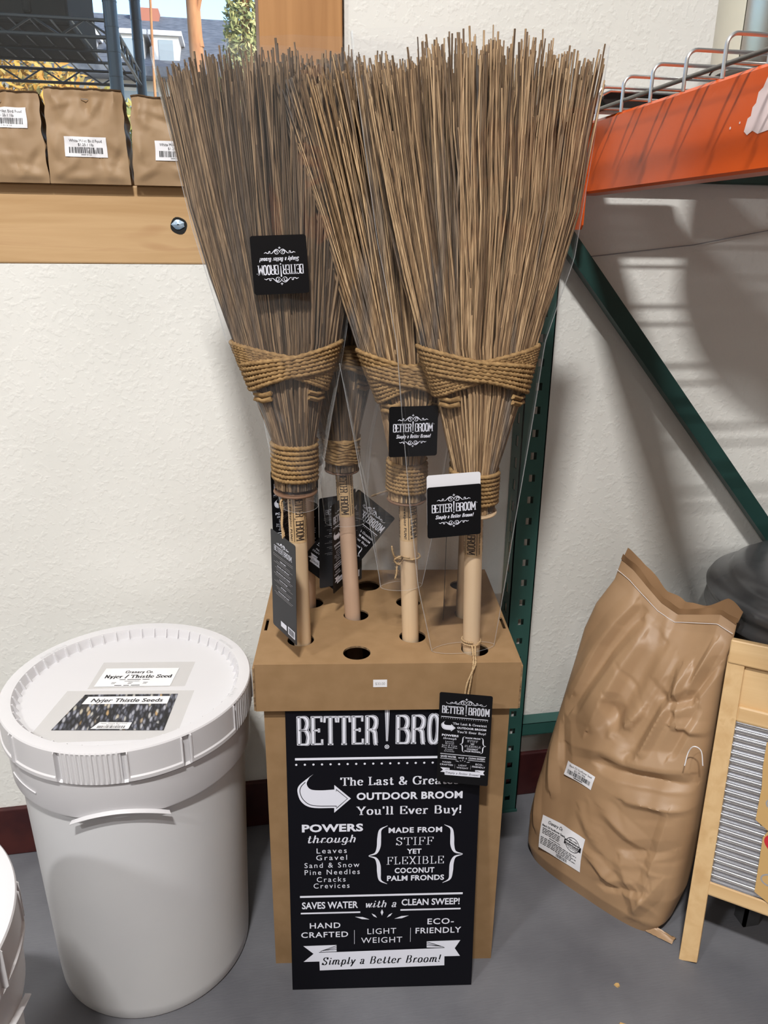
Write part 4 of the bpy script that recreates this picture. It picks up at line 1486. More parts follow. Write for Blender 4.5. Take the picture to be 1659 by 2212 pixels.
def broom(label, bx, by, L, Rr, cyf, hd, zc, zb, seed, stick, hand, lean, ptilt=0.0, n=600, ring_m='rattan', zring=None, printed=True,
          hole_dir=0.0, zt=None, detail=True, flip=False, pz=.905, spread=.075):
    """one palm frond broom standing on its handle. L, Rr: tables z -> left / right edge (world x)"""
    rr = random.Random(seed)
    t_ = thing('broom', label, 'broom', (bx, by, .705))
    W = Vector((bx, by, .705))
    cx = lambda z: (lerp_table(L, z) + lerp_table(Rr, z)) / 2
    hw = lambda z: (lerp_table(Rr, z) - lerp_table(L, z)) / 2
    c0, c1 = zc
    # handle
    mb_ = MB()
    top = Vector((cx(c1), cyf(c1), c1))
    bot = Vector((bx, by, .705)) + (Vector((bx, by, .705)) - top) * 1.1
    ax = (top - bot).normalized()
    r = .0155
    mb_.tube([bot - W, bot + ax * .004 - W, top - W], [r * .9, r, r], 32)
    h_ = mb_.build('handle', M[hand], t_, smooth=True)
    zr = zring if zring else c0 - .018
    if printed:
        # the printed band, wrapped on the cylinder
        X = ax.orthogonal().normalized()
        X = (Vector((1, 0, 0)) - ax * ax.x).normalized()
        Y = ax.cross(X)
        zt_ = zr - .004

        def wrap(x, y, z):
            # x runs down from the top of the band, y around (0 faces the viewer)
            a = y / r + hole_dir - PI / 2
            base_ = top + ax * ((pz + .1 - x - top.z) / ax.z)
            return base_ - W + (X * math.cos(a) + Y * math.sin(a)) * (r + z)
        mbp = MB()
        mbp.grid(lambda u, v: wrap(.103 - v * .103, u * 2 * PI * r, .0002), 32, 3, True, 0)
        band = mbp.build('printed_band', M['varnish'], h_, smooth=True)
        HP.mesh(z0=.0006, mapper=wrap).build('lettering', M['ink_burn'], band)
    # sticks
    mb_ = MB()
    zs_all = [c0 - .016, c1, zb[0], zb[1], zb[1] + .1, zb[1] + .2, zb[1] + .3]
    for i in range(n):
        while True:
            u, v = rr.uniform(-1, 1), rr.uniform(-1, 1)
            if u * u + v * v <= 1:
                break
        if rr.random() < .35:            # more on the outside
            l = math.hypot(u, v) + 1e-6
            q = rr.uniform(.88, 1) / l
            u, v = u * q, v * q
        du, dv = rr.gauss(0, spread), rr.gauss(0, .12)
        ztop = zt(u) + rr.gauss(0, .012) - (abs(rr.gauss(0, .05)) if rr.random() < .25 else 0)
        pts = []
        for z in zs_all + [ztop]:
            f = max(0, z - zb[1]) / .4
            uu = max(-1.03, min(1.03, u + du * f))
            vv = max(-1.05, min(1.05, v + dv * f))
            jit = .0012 if z > c1 else .0005
            pts.append(Vector((cx(z) + uu * hw(z) + rr.gauss(0, jit), cyf(z) + vv * hd(z) + rr.gauss(0, jit), z)) - W)
        rad = rr.uniform(.0012, .0023) if rr.random() < .85 else rr.uniform(.0022, .003)
        mb_.tube(pts, [rad * f for f in (1.1, 1.1, 1.05, 1, .95, .88, .8, .7)], 5)
    b_ = mb_.build('bristles', M[stick], t_, smooth=True, sharp=60)
    b_['kind'] = 'stuff'
    # crossed rope binding
    mb_ = MB()
    step = .0028 if detail else .006
    rp = .0046
    zl, zh = zb
    loops = []
    for i in range(9):
        f = i / 8
        loops.append((zl + (zh - .028 - zl) * f, zl + .040 + (zh - zl - .040) * f, 0.0, .2))
    for i in range(6):
        f = i / 5
        loops.append((zh - .038 + .038 * f, zl + .002 + .040 * f, .0062, -.2))
    for li, (za, zb_, out, sag) in enumerate(loops):
        if flip:
            za, zb_ = zb_, za
        per = 2 * PI * max(.05, hw((zl + zh) / 2)) * .75
        m_ = int(per / step)
        pts = []
        for q in range(m_):
            th = 2 * PI * q / m_
            s_ = (math.cos(th) + 1) / 2
            z = za * (1 - s_) + zb_ * s_
            fr = math.sin(th)
            # pull the loops together where they cross
            zm = zl + (zh - zl) * (.52 + (.0 if out else -.0))
            z = z + (zm - z) * .32 * (1 - abs(2 * s_ - 1)) * (1 if fr > 0 else .3)
            ro = rp + out * max(0.0, fr) ** .5
            ex = 1 if abs(fr) > 0 else 1
            pts.append(Vector((cx(z) + (hw(z) + rp * .7) * math.cos(th), cyf(z) - (hd(z) + ro + .001) * math.copysign(abs(fr) ** .75, fr), z)) - W)
        P_ = rope_tube(mb_, pts, rp, True, ph=li, n=9 if detail else 6)
        if detail:
            fuzz(mb_, P_, 26, rr)
    # short end knots at both lower corners
    for sx in (-1, 1):
        z = zl - .006
        for dz in (.0015, -.0075):
            p0 = Vector((cx(z) + sx * hw(z) * .97, cyf(z) - hd(z) * .35, z + dz))
            rope_tube(mb_, [p0 + Vector((-sx * .0, 0, 0)) - W, p0 + Vector((-sx * .012, -.017, -.001)) - W, p0 + Vector((-sx * .026, -.024, .004)) - W], rp, pitch=.018)
    mb_.build('rope_binding', M['rope'], t_, smooth=True, sharp=70)
    # rope collar
    mb_ = MB()
    turns = 8
    m_ = int(turns * 2 * PI * .036 / step)
    pts = []
    for q in range(m_ + 1):
        th = 2 * PI * turns * q / m_
        z = c0 + (c1 - c0) * q / m_
        pts.append(Vector((cx(z) + (hw(z) + .003) * math.cos(th), cyf(z) - (hd(z) + .003) * math.sin(th), z)) - W)
    P_ = rope_tube(mb_, pts, .0049, pitch=.018, n=9 if detail else 6)
    if detail:
        fuzz(mb_, P_, 160, rr)
    mb_.build('rope_collar', M['rope'], t_, smooth=True, sharp=70)
    # rattan ring under the sticks
    mb_ = MB()
    cc = Vector((cx(zr), cyf(zr), zr)) - W
    R1 = hw(c0) + .0025
    mb_.tube([cc + Vector((R1 * math.cos(a), R1 * math.sin(a), .002 * math.sin(a))) for a in [2 * PI * i / 40 for i in range(40)]], .0024, 8, True)
    mb_.add([cc + Vector((rho * math.cos(2 * PI * i / 40), rho * math.sin(2 * PI * i / 40), .001)) for rho in (R1, .0158) for i in range(40)],
            [(i, (i + 1) % 40, 40 + (i + 1) % 40, 40 + i) for i in range(40)])
    mb_.build('ring', M[ring_m], t_, smooth=True)
    return t_


def sleeve(parent, Lt, Rt, cyf, dt, z0, z1, seed, wr=.004, nz=70, nt=72, film='film'):
    """clear bag round a broom: two film walls meeting in sealed side seams"""
    W = parent.location

    def f(u, v):
        z = z0 + (z1 - z0) * v
        th = 2 * PI * u
        l, r_ = lerp_table(Lt, z), lerp_table(Rt, z)
        c, s = math.cos(th), math.sin(th)
        x = (l + r_) / 2 + (r_ - l) / 2 * c
        y = cyf(z) - lerp_table(dt, z) * math.copysign(abs(s) ** 1.15, s)
        p = Vector((x, y, z))
        q = p * 11 + Vector((seed * 5, 0, 0))
        q.z *= .55
        a = noise.noise(q) * wr + (1 - 2 * abs(noise.noise(q * 1.9))) * wr * .7 + noise.noise(q * 5) * wr * .12
        p.y -= a * abs(s) * (1 if s > 0 else .6)
        p.x += noise.noise(q * .8 + Vector((9, 3, 1))) * .002
        if v < .02 or v > .98:
            p.z += .003 * noise.noise(q * 1.3)
        return p - W
    o = MB().grid(f, nt, nz, True).build('plastic_sleeve', M[film], parent, smooth=True, sharp=120)
    # sealed seams and mouth edge
    mb_ = MB()
    for th in (0, .5):
        mb_.tube([f(th, v / 60) for v in range(61)], .0007, 5)
    mb_.tube([f(u / 60, 0) for u in range(60)], .00035, 5, True)
    mb_.build('seam', M['seam'], o, smooth=True)
    return o


CW, CH = .083, .0855
CARD = card_art(CW, CH)


def sleeve_card(parent, center, ex, ey, w=CW, h=CH, back=False, label=None):
    m_ = frame(center, ex, ey)
    m_.translation = Vector(center) - Vector(parent.location)
    mb_ = MB()
    pts = rounded(-w / 2, -h / 2, w / 2, h / 2, .004)
    n = len(pts)
    mb_.add([(x, y, 0) for x, y in pts] + [(x, y, -.0006) for x, y in pts], [tuple(range(n)), tuple(reversed(range(n, 2 * n)))] + [(n + i, n + (i + 1) % n, (i + 1) % n, i) for i in range(n)])
    o = mb_.build('header_card', M['tag'], parent)
    o.matrix_local = m_
    CARD.mesh(mapper=lambda x, y, z: ((x / CW - .5) * w, (y / CH - .5) * h, z)).build('lettering', [M['ink_w'], M['tag']], o)
    if back:
        mb_ = MB()
        mb_.add([(x * .99, y + .019, -.003) for x, y in pts] + [(x * .99, y + .019, -.0036) for x, y in pts], [tuple(range(n)), tuple(reversed(range(n, 2 * n)))] + [(n + i, n + (i + 1) % n, (i + 1) % n, i) for i in range(n)])
        mb_.build('folded_back', M['white_card'], o)
    return o


const = lambda y: (lambda z: y)
lin = lambda y0_, y1_: (lambda z: y0_ + (y1_ - y0_) * (z - .705) / .93)
hdt = lambda tab: (lambda z: lerp_table(tab, z))
HD = [(1.0, .033), (1.08, .033), (1.165, .031), (1.25, .028), (1.4, .032), (1.65, .036)]

# right front broom
D = broom('light tan palm broom at the right front with folded header card', .3826, 1.1831,
          [(.96, .338), (1.045, .3365), (1.165, .3040), (1.25, .2725), (1.42, .226), (1.545, .200), (1.66, .180)],
          [(.96, .408), (1.045, .4085), (1.165, .4470), (1.25, .4640), (1.42, .5135), (1.545, .524), (1.66, .5365)],
          lin(1.1831, 1.19), hdt(HD), (.989, 1.044), (1.170, 1.245), 11, 'stick_tan', 'handle', 0, ring_m='rattan_pale',
          zt=lambda u: 1.652 + .006 * u - .02 * u * u - (.02 if u < -.6 else 0), n=640, hole_dir=-.55, pz=.893)
sD = sleeve(D, [(.69, .314), (.834, .2823), (1.0, .262), (1.25, .238), (1.4, .205), (1.66, .168)], [(.69, .4247), (1.0, .457), (1.25, .4794), (1.376, .5178), (1.66, .545)],
            lin(1.186, 1.193), [(.7, .019), (.85, .022), (.97, .034), (1.05, .042), (1.2, .044), (1.66, .05)], .708, 1.668, 1, film='film_clear')
sleeve_card(D, (.3254, 1.1335, .9893), (.9, .0, .034), (-.06, .02, 1), .0895, .0862, True)

# middle front broom
Cb = broom('light tan palm broom in the middle leaning left with no upper sleeve', .2830, 1.2430,
           [(.96, .240), (1.045, .2415), (1.15, .222), (1.235, .187), (1.42, .130), (1.6, .0755), (1.66, .06)],
           [(.96, .301), (1.045, .2985), (1.15, .328), (1.235, .352), (1.42, .372), (1.6, .385), (1.66, .39)],
           lin(1.243, 1.252), hdt(HD), (.995, 1.047), (1.150, 1.232), 12, 'stick_tan', 'handle', 0,
           zt=lambda u: 1.630 + .012 * u - .012 * u * u, n=600, hole_dir=.5, pz=.905)
sleeve(Cb, [(.81, .226), (.83, .2235), (1.0, .195), (1.21, .1555)], [(.81, .302), (.83, .306), (1.0, .334), (1.21, .362)], lin(1.243, 1.252),
       [(.8, .0185), (.88, .021), (1.0, .044), (1.21, .05)], .812, 1.213, 2)
sleeve_card(Cb, (.2672, 1.1895, 1.1093), (1, 0, .004), (.03, 0, 1), .0805, .083)

# left front broom
A = broom('dark brown palm broom at the left front with upside down card in its sleeve', .0847, 1.2606,
          [(.96, .0475), (1.08, .0462), (1.17, .0145), (1.247, -.0125), (1.41, -.0568), (1.62, -.0935), (1.66, -.098)],
          [(.96, .1125), (1.08, .1135), (1.17, .1320), (1.247, .1580), (1.41, .185), (1.62, .205), (1.66, .21)],
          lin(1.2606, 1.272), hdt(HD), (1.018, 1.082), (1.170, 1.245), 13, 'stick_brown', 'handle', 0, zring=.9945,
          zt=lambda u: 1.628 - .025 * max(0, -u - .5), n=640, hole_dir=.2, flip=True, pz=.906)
sleeve(A, [(.96, .055), (1.005, .0485), (1.125, .0305), (1.249, -.0235), (1.41, -.064), (1.64, -.105)], [(.96, .118), (1.0, .121), (1.125, .143), (1.25, .168), (1.42, .195), (1.64, .222)],
       lin(1.2606, 1.272), [(.96, .03), (1.05, .04), (1.2, .042), (1.64, .048)], .966, 1.652, 3, .0045)
sleeve_card(A, (.0634, 1.2185, 1.364), (-1, 0, -.045), (.04, 0, -1), .083, .084)

# brooms behind
B = broom('pinkish handled broom standing behind between the left and middle front brooms', .1895, 1.3470,
          [(.96, .142), (1.055, .1445), (1.17, .117), (1.25, .088), (1.45, .045), (1.67, .015)],
          [(.96, .200), (1.055, .1975), (1.17, .225), (1.25, .252), (1.45, .280), (1.67, .300)],
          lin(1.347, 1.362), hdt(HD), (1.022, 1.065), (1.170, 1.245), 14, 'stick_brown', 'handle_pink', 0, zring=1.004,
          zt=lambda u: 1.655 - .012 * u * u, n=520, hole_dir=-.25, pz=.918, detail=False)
sleeve(B, [(.9, .14), (1.05, .125), (1.25, .075), (1.67, .0)], [(.9, .215), (1.05, .225), (1.25, .265), (1.67, .315)], lin(1.347, 1.362), [(.9, .025), (1.05, .042), (1.67, .05)], .90, 1.685, 4)
E_ = broom('broom in the back left corner of the box hidden behind the left front broom', .1085, 1.4130,
           [(.96, .078), (1.08, .076), (1.17, .05), (1.25, .02), (1.42, -.03), (1.66, -.06)], [(.96, .139), (1.08, .141), (1.17, .166), (1.25, .196), (1.42, .22), (1.66, .24)],
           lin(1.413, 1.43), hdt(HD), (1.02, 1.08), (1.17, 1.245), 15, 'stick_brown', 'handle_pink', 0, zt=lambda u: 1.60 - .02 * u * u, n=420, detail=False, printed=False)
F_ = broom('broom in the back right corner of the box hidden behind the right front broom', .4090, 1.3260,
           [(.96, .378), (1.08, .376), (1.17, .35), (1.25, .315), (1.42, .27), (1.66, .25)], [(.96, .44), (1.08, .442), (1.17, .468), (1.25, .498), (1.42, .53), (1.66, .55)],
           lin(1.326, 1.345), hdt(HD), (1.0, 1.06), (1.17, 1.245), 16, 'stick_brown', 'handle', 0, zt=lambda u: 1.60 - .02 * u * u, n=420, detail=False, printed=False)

# ================================================================== hang tags
TW, TH_ = .0925, .186
TB = tag_back_art(TW, TH_)
tag_front_mesh = None
tag_back_mesh = None


def hang_tag(label, corner, ex, ey, back=False, twine=None, corner_is='TL', w=TW, h=TH_):
    """card tag hung by twine; corner: where its top left (seen from the printed side in view) is"""
    global tag_front_mesh, tag_back_mesh
    ex, ey = Vector(ex).normalized(), Vector(ey)
    ey = (ey - ex * ey.dot(ex)).normalized()
    o0 = Vector(corner) - ey * h
    t_ = thing('hang_tag', label, 'tag', mat=frame(o0, ex, ey))
    mb_ = MB()
    pts = rounded(0, 0, w, h, .0035)
    n = len(pts)
    mb_.add([(x, y, .0003) for x, y in pts] + [(x, y, -.0003) for x, y in pts], [tuple(range(n)), tuple(reversed(range(n, 2 * n)))] + [(n + i, n + (i + 1) % n, (i + 1) % n, i) for i in range(n)])
    c_ = mb_.build('card', M['tag_back'] if back else M['tag'], t_)
    if back:
        if tag_back_mesh is None:
            o = TB.mesh(z0=.0006).build('lettering', [M['ink_w'], M['ink_k'], M['ink_g']], c_)
            tag_back_mesh = o.data
        else:
            o = bpy.data.objects.new('lettering', tag_back_mesh)
            COL.objects.link(o)
            o.parent = c_
    else:
        o = bpy.data.objects.new('lettering', sl.data)
        COL.objects.link(o)
        o.parent = c_
        s_ = w / .3553
        o.scale = (s_, s_, s_)
        o.location = (0, .004, .0004)
    if twine:
        mb_ = MB()
        bpy.context.view_layer.update()
        inv = t_.matrix_world.inverted()
        for pts in twine:
            P_ = [inv @ Vector(p) for p in catmull(pts, 12)]
            rope_tube(mb_, P_, .0022, pitch=.008, n=6, lobes=2)
            fuzz(mb_, P_, 22, random.Random(len(pts)), .006)
        mb_.build('twine', M['twine'], t_, smooth=True, sharp=80)
    return t_


def wrap_ring(cx, cy, z, r, tilt=0.0, a0=0.0, turns=1.0, n=14):
    return [(cx + r * math.cos(a0 + 2 * PI * turns * i / n), cy + r * math.sin(a0 + 2 * PI * turns * i / n), z + tilt * math.cos(2 * PI * i / n) + .003 * i / n) for i in range(n + 1)]


# tag hanging over the front of the box from the right front broom
hang_tag('black product tag hanging on twine over the front of the box lid', (.3125, 1.1310, .6555), (.0923, -.0310, .0005), (-.0, .02, 1),
         twine=[wrap_ring(.3815, 1.1825, .722, .0168, .002, R(-60), 1.9, 24),
                [(.378, 1.165, .722), (.376, 1.150, .712), (.372, 1.134, .703), (.3665, 1.1275, .672), (.3625, 1.1245, .650), (.3602, 1.1225, .643)],
                [(.384, 1.166, .721), (.380, 1.151, .711), (.3755, 1.1335, .702), (.3615, 1.1272, .674), (.357, 1.1242, .652), (.3602, 1.1225, .643)]])
# tag at the left front broom
hang_tag('charcoal tag showing its printed back hanging beside the left front broom handle', (.0350, 1.262, .929), (.0374, -.0874, -.002), (0.004, .0, 1), back=True,
         twine=[wrap_ring(.0792, 1.2655, .988, .0172, .002, R(-90), 2.6, 34),
                [(.064, 1.258, .987), (.058, 1.246, .988), (.052, 1.236, .982), (.0545, 1.232, .965), (.053, 1.226, .945), (.0535, 1.219, .925)],
                [(.062, 1.254, .987), (.055, 1.243, .984), (.0555, 1.238, .972), (.0525, 1.230, .95), (.0555, 1.222, .932), (.0535, 1.219, .925)]])
hang_tag('black tag with printed front behind the left front broom against the wall', (.0425, 1.398, .992), (.09, .02, 0), (0, 0, 1),
         twine=[[(.09, 1.404, .985), (.098, 1.403, .998), (.108, 1.397, 1.0)]])
hang_tag('charcoal tag tilted behind the left front broom with its back showing', (.0520, 1.345, .958), (.045, .080, .0), (-.13, 0.0, 1), back=True,
         twine=[[(.094, 1.34, .965), (.1, 1.38, .985), (.107, 1.396, .99)]])
hang_tag('charcoal tag with printed back left of the pinkish broom handle', (.1290, 1.362, .945), (.085, .03, 0), (.075, 0, 1), back=True,
         twine=[[(.17, 1.375, .94), (.178, 1.37, .965), (.1765, 1.36, .985)]])
hang_tag('black tag with printed front partly behind the pinkish broom handle', (.1470, 1.318, .945), (.055, .074, .008), (.05, 0, 1),
         twine=[[(.176, 1.352, .945), (.172, 1.345, .965), (.1755, 1.331, .988)]])
hang_tag('black tag swung sideways right of the pinkish broom handle', (.2105, 1.410, .945), (.075, -.02, -.062), (.55, .1, .8),
         twine=[[(.236, 1.408, .93), (.26, 1.36, .955), (.272, 1.30, .972), (.272, 1.262, .975)]])
hang_tag('dark tag seen edge on inside the right front sleeve', (.3600, 1.300, .886), (.025, .088, 0), (0, 0, 1), back=True,
         twine=[[(.372, 1.338, .884), (.385, 1.332, .93), (.402, 1.315, .95)]])
# loose twine bow tied on the middle handle
mb = MB()
for P_ in (wrap_ring(.2795, 1.2432, .868, .0172, .001, R(180), 2.2, 30),
           catmull([(.264, 1.238, .868), (.25, 1.226, .872), (.243, 1.22, .886), (.24, 1.218, .9)], 8),
           catmull([(.262, 1.236, .868), (.252, 1.225, .862), (.25, 1.22, .848), (.247, 1.218, .838)], 8),
           catmull([(.264, 1.236, .87), (.256, 1.222, .878), (.246, 1.222, .872), (.254, 1.224, .862), (.263, 1.234, .866)], 8)):
    q = rope_tube(mb, [Vector(p) for p in P_], .0019, pitch=.007, n=6, lobes=2)
    fuzz(mb, q, 60, random.Random(4), .007)
attach(Cb, mb, 'twine_bow', M['twine'], smooth=True, sharp=80)

# ================================================================== pallet rack
RACK = thing('pallet_rack', 'green steel pallet rack with bright orange beam along the right side', 'rack', (.6165, 1.58, 0))
CXL, CXR, CYF, CYB = .5885, .6455, 1.549, 1.608
mb = MB()
zz = [0.0]
hz = .0508
# column front with a row of square holes, built as strips and bridges
hx0, hx1 = .6125, .6265
k0 = 0
z = .035
prev = 0.0
while z < 1.56:
    mb.span((hx0, CYF, prev), (hx1, CYF + .0025, z))
    prev = z + .0165
    z += hz
mb.span((hx0, CYF, prev), (hx1, CYF + .0025, 1.615))
mb.span((CXL, CYF, 0), (hx0, CYF + .0025, 1.615))
mb.span((hx1, CYF, 0), (CXR, CYF + .0025, 1.615))
# left face with teardrop holes
ty0, ty1 = 1.568, 1.584
z = .06
prev = 0.0
while z < 1.56:
    mb.span((CXL, ty0, prev), (CXL + .0025, ty1, z))
    prev = z + .024
    z += hz
mb.span((CXL, ty0, prev), (CXL + .0025, ty1, 1.615))
mb.span((CXL, CYF, 0), (CXL + .0025, ty0, 1.615))
mb.span((CXL, ty1, 0), (CXL + .0025, CYB, 1.615))
# right return lips
mb.span((CXR - .0025, CYF, 0), (CXR, CYF + .016, 1.615))
mb.span((CXR - .0025, CYB - .016, 0), (CXR, CYB, 1.615))
attach(RACK, mb, 'upright', M['teal'])
mb = MB()
mb.span((CXL - .006, CYF - .004, 0), (CXR + .002, CYB, .006))
attach(RACK, mb, 'foot_plate', M['teal'])
# far upright on the right, out of the frame
mb = MB()
for a, b in (((1.63, CYF, 0), (1.69, CYF + .0025, 1.615)), ((1.6875, CYF, 0), (1.69, CYB, 1.615)), ((1.63, CYF, 0), (1.6325, CYF + .016, 1.615))):
    mb.span(a, b)
attach(RACK, mb, 'upright', M['teal'])
# diagonal brace: channel, open face down
ba, bb = Vector((.6330, 1.572, 1.440)), Vector((1.63, 1.572, .30))
mb = MB()
d = (bb - ba).normalized()
side = Vector((0, 1, 0))
nrm = d.cross(side).normalized()      # in the frame plane, across the brace
if nrm.z < 0:
    nrm = -nrm
hw_ = .0165
mb.bar(ba - side * .013, bb - side * .013, .0025, hw_ * 2, nrm)
mb.bar(ba + nrm * hw_, bb + nrm * hw_, .028, .0025, nrm)
mb.bar(ba - nrm * hw_, bb - nrm * hw_, .028, .0025, nrm)
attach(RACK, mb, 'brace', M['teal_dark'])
mb = MB()
mb.span((CXR - .004, 1.560, .222), (1.63, 1.5625, .255))
mb.span((CXR - .004, 1.560, .2525), (1.63, 1.60, .255))
mb.span((CXR - .004, 1.560, .222), (1.63, 1.60, .2245))
attach(RACK, mb, 'strut', M['teal'])
mb = MB()
mb.span((CXR - .004, 1.588, 1.519), (1.63, 1.5905, 1.552))
mb.span((CXR - .004, 1.588, 1.519), (1.63, 1.606, 1.5215))
mb.span((CXR - .004, 1.588, 1.5495), (1.63, 1.606, 1.552))
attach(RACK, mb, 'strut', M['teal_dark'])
# orange beams
BX = .660


def beam(x0, x1, nm='beam'):
    mb_ = MB()
    sec = [(x0, 1.492), (x0 + .004, 1.488), (x1, 1.488), (x1, 1.6145), (x0 + .006, 1.6145), (x0, 1.609)]
    n_ = len(sec)
    vs = [(x, y, z_) for y in (-1.2, 1.548) for x, z_ in sec]
    mb_.add(vs, [tuple(range(n_)), tuple(reversed(range(n_, 2 * n_)))] + [(n_ + i, n_ + (i + 1) % n_, (i + 1) % n_, i) for i in range(n_)])
    return attach(RACK, mb_, nm, M['orange'])


B1 = beam(BX, BX + .045)
beam(1.585, 1.63)
mb = MB()
pl = [(1.488, 1.6145), (1.488, 1.432), (1.495, 1.424), (1.598, 1.424), (1.605, 1.431), (1.605, 1.6145)]
n = len(pl)
mb.add([(x, y, z_) for x in (.6562, BX - .0005) for y, z_ in pl], [tuple(range(n)), tuple(reversed(range(n, 2 * n)))] + [(n + i, n + (i + 1) % n, (i + 1) % n, i) for i in range(n)])
con = attach(RACK, mb, 'beam_connector', M['orange'])
# torn white sticker left on the beam
k = Ink()
k.poly([(0, .003), (.004, .018), (.010, .020), (.011, .030), (.017, .034), (.019, .046), (.027, .050), (.034, .062), (.06, .066), (.06, .0), (.03, -.003), (.018, .002), (.008, -.002)])
k.disc(-.032, .011, .0018)
k.disc(-.012, .015, .0015)
mbx = k.mesh(z0=.0006)
fm = frame((BX, 1.012, 1.536), (0, -1, 0), (0, 0, 1))
mbx.v = [tuple(fm @ Vector(p)) for p in mbx.v]
attach(RACK, mbx, 'torn_sticker', flat('torn_sticker_paper', (.75, .62, .62), .6))

# wire deck with upstanding dividers
DK = thing('wire_deck', 'zinc wire shelf deck with upstanding loops on the orange beam', 'wire shelf', (1.1, .6, 1.6145))
mb = MB()
mb.tube([(.622, -1.1, 1.612), (.622, 1.403, 1.6158)], .0032, 10)
attach(DK, mb, 'front_rail', flat('dull_grey_rail', (.17, .165, .15), .4, .6), smooth=True)
wires = []
y = 1.383
while y > -1.1:
    wires.append(y)
    y -= .0925
for y in wires:
    mb = MB()
    pts = [Vector((.6185, y, 1.5985)), Vector((.6185, y, 1.636))]
    pts += [Vector((.6185 + .014 * (1 - math.cos(a)), y, 1.636 + .014 * math.sin(a))) for a in [PI / 2 * i / 6 for i in range(1, 7)]]
    pts += [Vector((1.56, y, 1.650))]
    mb.tube(pts, .0028, 8)
    attach(DK, mb, 'divider_wire', M['zinc'], smooth=True)
y = 1.383
while y > -1.1:
    mb = MB()
    mb.tube([(.622, y, 1.6172), (1.66, y, 1.6172)], .0022, 6)
    attach(DK, mb, 'deck_wire', M['zinc'], smooth=True)
    y -= .0925
# dark tray on the deck, overhanging the rail
mb = MB()
t = thing('metal_tray', 'dark glossy tray lying on the wire deck behind the first loops', 'tray', (.735, 1.428, 1.6196))
sec = [(-.105, .012), (-.100, .0225), (-.088, .026), (.088, .026), (.10, .0225), (.105, .012), (.088, .0), (-.088, .0)]
n = len(sec)
mb.add([(x, y_, z_) for y_ in (-.034, .034) for x, z_ in sec], [tuple(range(n)), tuple(reversed(range(n, 2 * n)))] + [(n + i, n + (i + 1) % n, (i + 1) % n, i) for i in range(n)])
mb.build('body', M['dark_metal'], t, bevel=.002)
MB().tube([(-.104, -.0345, .02), (-.09, -.0345, .0265), (.09, -.0345, .0265), (.104, -.0345, .02)], .0028, 8).build('rim', M['zinc'], t, smooth=True)
# steel pot on the deck at the frame edge
pot = thing('steel_pot', 'shiny steel stock pot on the wire shelf at the right frame edge', 'pot', (.930, 1.250, 1.653))
mb = MB()
mb.lathe([(.150, 0.0), (.160, .004), (.163, .02), (.163, .30), (.168, .303), (.168, .308), (.158, .308), (.158, .02), (.0005, .012)], 96)
mb.build('body', M['steel'], pot, smooth=True)
mb = MB()
mb.grid(lambda u, v: (.1638 * math.cos(R(132 + 58 * u)), .1638 * math.sin(R(132 + 58 * u)), .012 + v * (.118 + .045 * math.sin(PI * min(1, u * .95 + .05)) )), 40, 8)
mb.build('cream_wrap', M['pot_cream'], pot, smooth=True)

# ================================================================== trash can
TC = thing('trash_can', 'grey galvanised trash can with a domed lid behind the paper sack', 'trash can', (1.262, 1.352, 0))
mb = MB()
prof = [(.19, .0), (.198, .0), (.198, .016), (.194, .02)] + [(.194 + .044 * i / 10, .03 + .56 * i / 10) for i in range(11)] + [(.2405, .598), (.2405, .61), (.232, .612), (.19, .05)]
mb.lathe(prof, 160, rfun=lambda r, z, a: r + (.0028 * math.copysign(min(1, abs(math.sin(a * 20)) * 2), math.sin(a * 20)) if .06 < z < .55 and r > .2 else 0))
mb.build('body', M['galv'], TC, smooth=True, sharp=50)
mb = MB()
mb.lathe([(.2475, .596), (.254, .594), (.2555, .598), (.254, .610), (.2505, .616), (.2505, .626), (.2555, .632), (.257, .642), (.250, .654), (.234, .664), (.218, .670), (.212, .678), (.206, .688), (.180, .704), (.135, .718), (.08, .727), (.0005, .730)], 128)
TC.scale = (1, 1, 1.04)
lid_c = mb.build('lid', M['galv'], TC, smooth=True, sharp=60)
mb = MB()
for a0 in (R(70), R(190), R(310)):
    mb.tube([(.06 * math.cos(a0), .06 * math.sin(a0), .7275), (.13 * math.cos(a0), .13 * math.sin(a0), .7185), (.185 * math.cos(a0), .185 * math.sin(a0), .7005)], [.004, .004, .003], 8)
mb.build('pressed_ridge', M['galv'], lid_c, smooth=True)
mb = MB()
ha = R(172)
c_, s_ = math.cos(ha), math.sin(ha)
pts = [(.243 * c_ - w * s_, .243 * s_ + w * c_, z_) for w, z_ in ((-.05, .575), (-.05, .555), (-.045, .51), (-.02, .495), (.02, .495), (.045, .51), (.05, .555), (.05, .575))]
mb.tube(catmull(pts, 4), .0042, 8)
for w in (-.05, .05):
    mb.box((.242 * c_ - w * s_, .242 * s_ + w * c_, .575), (.016, .022, .03))
mb.build('handle', M['black'], TC, smooth=True)

# ================================================================== big kraft paper sack
SACK = thing('paper_sack', 'tall brown paper sack of seed slumped against the trash can', 'sack', (.74, 1.31, 0))
SO = Vector((.74, 1.31, 0))
sd = Vector((.55, -.835, 0)).normalized()
sn = Vector((.835, .55, 0)).normalized()
Bc, Tc = Vector((.742, 1.286, 0.0)), Vector((.908, 1.390, .680))
AW = [(0, .160), (.04, .176), (.14, .186), (.35, .180), (.6, .163), (.8, .146), (1, .137)]
AWL = [(0, .160), (.04, .176), (.14, .186), (.35, .184), (.6, .182), (.78, .180), (.86, .168), (.94, .140), (1, .135)]
BW = [(0, .050), (.05, .066), (.18, .082), (.4, .086), (.65, .066), (.85, .034), (.94, .012), (1, .005)]
TOPZ = [(-1, .040), (-.75, .022), (-.5, -.004), (-.2, -.032), (.1, -.045), (.45, -.028), (.75, -.012), (1, -.022)]


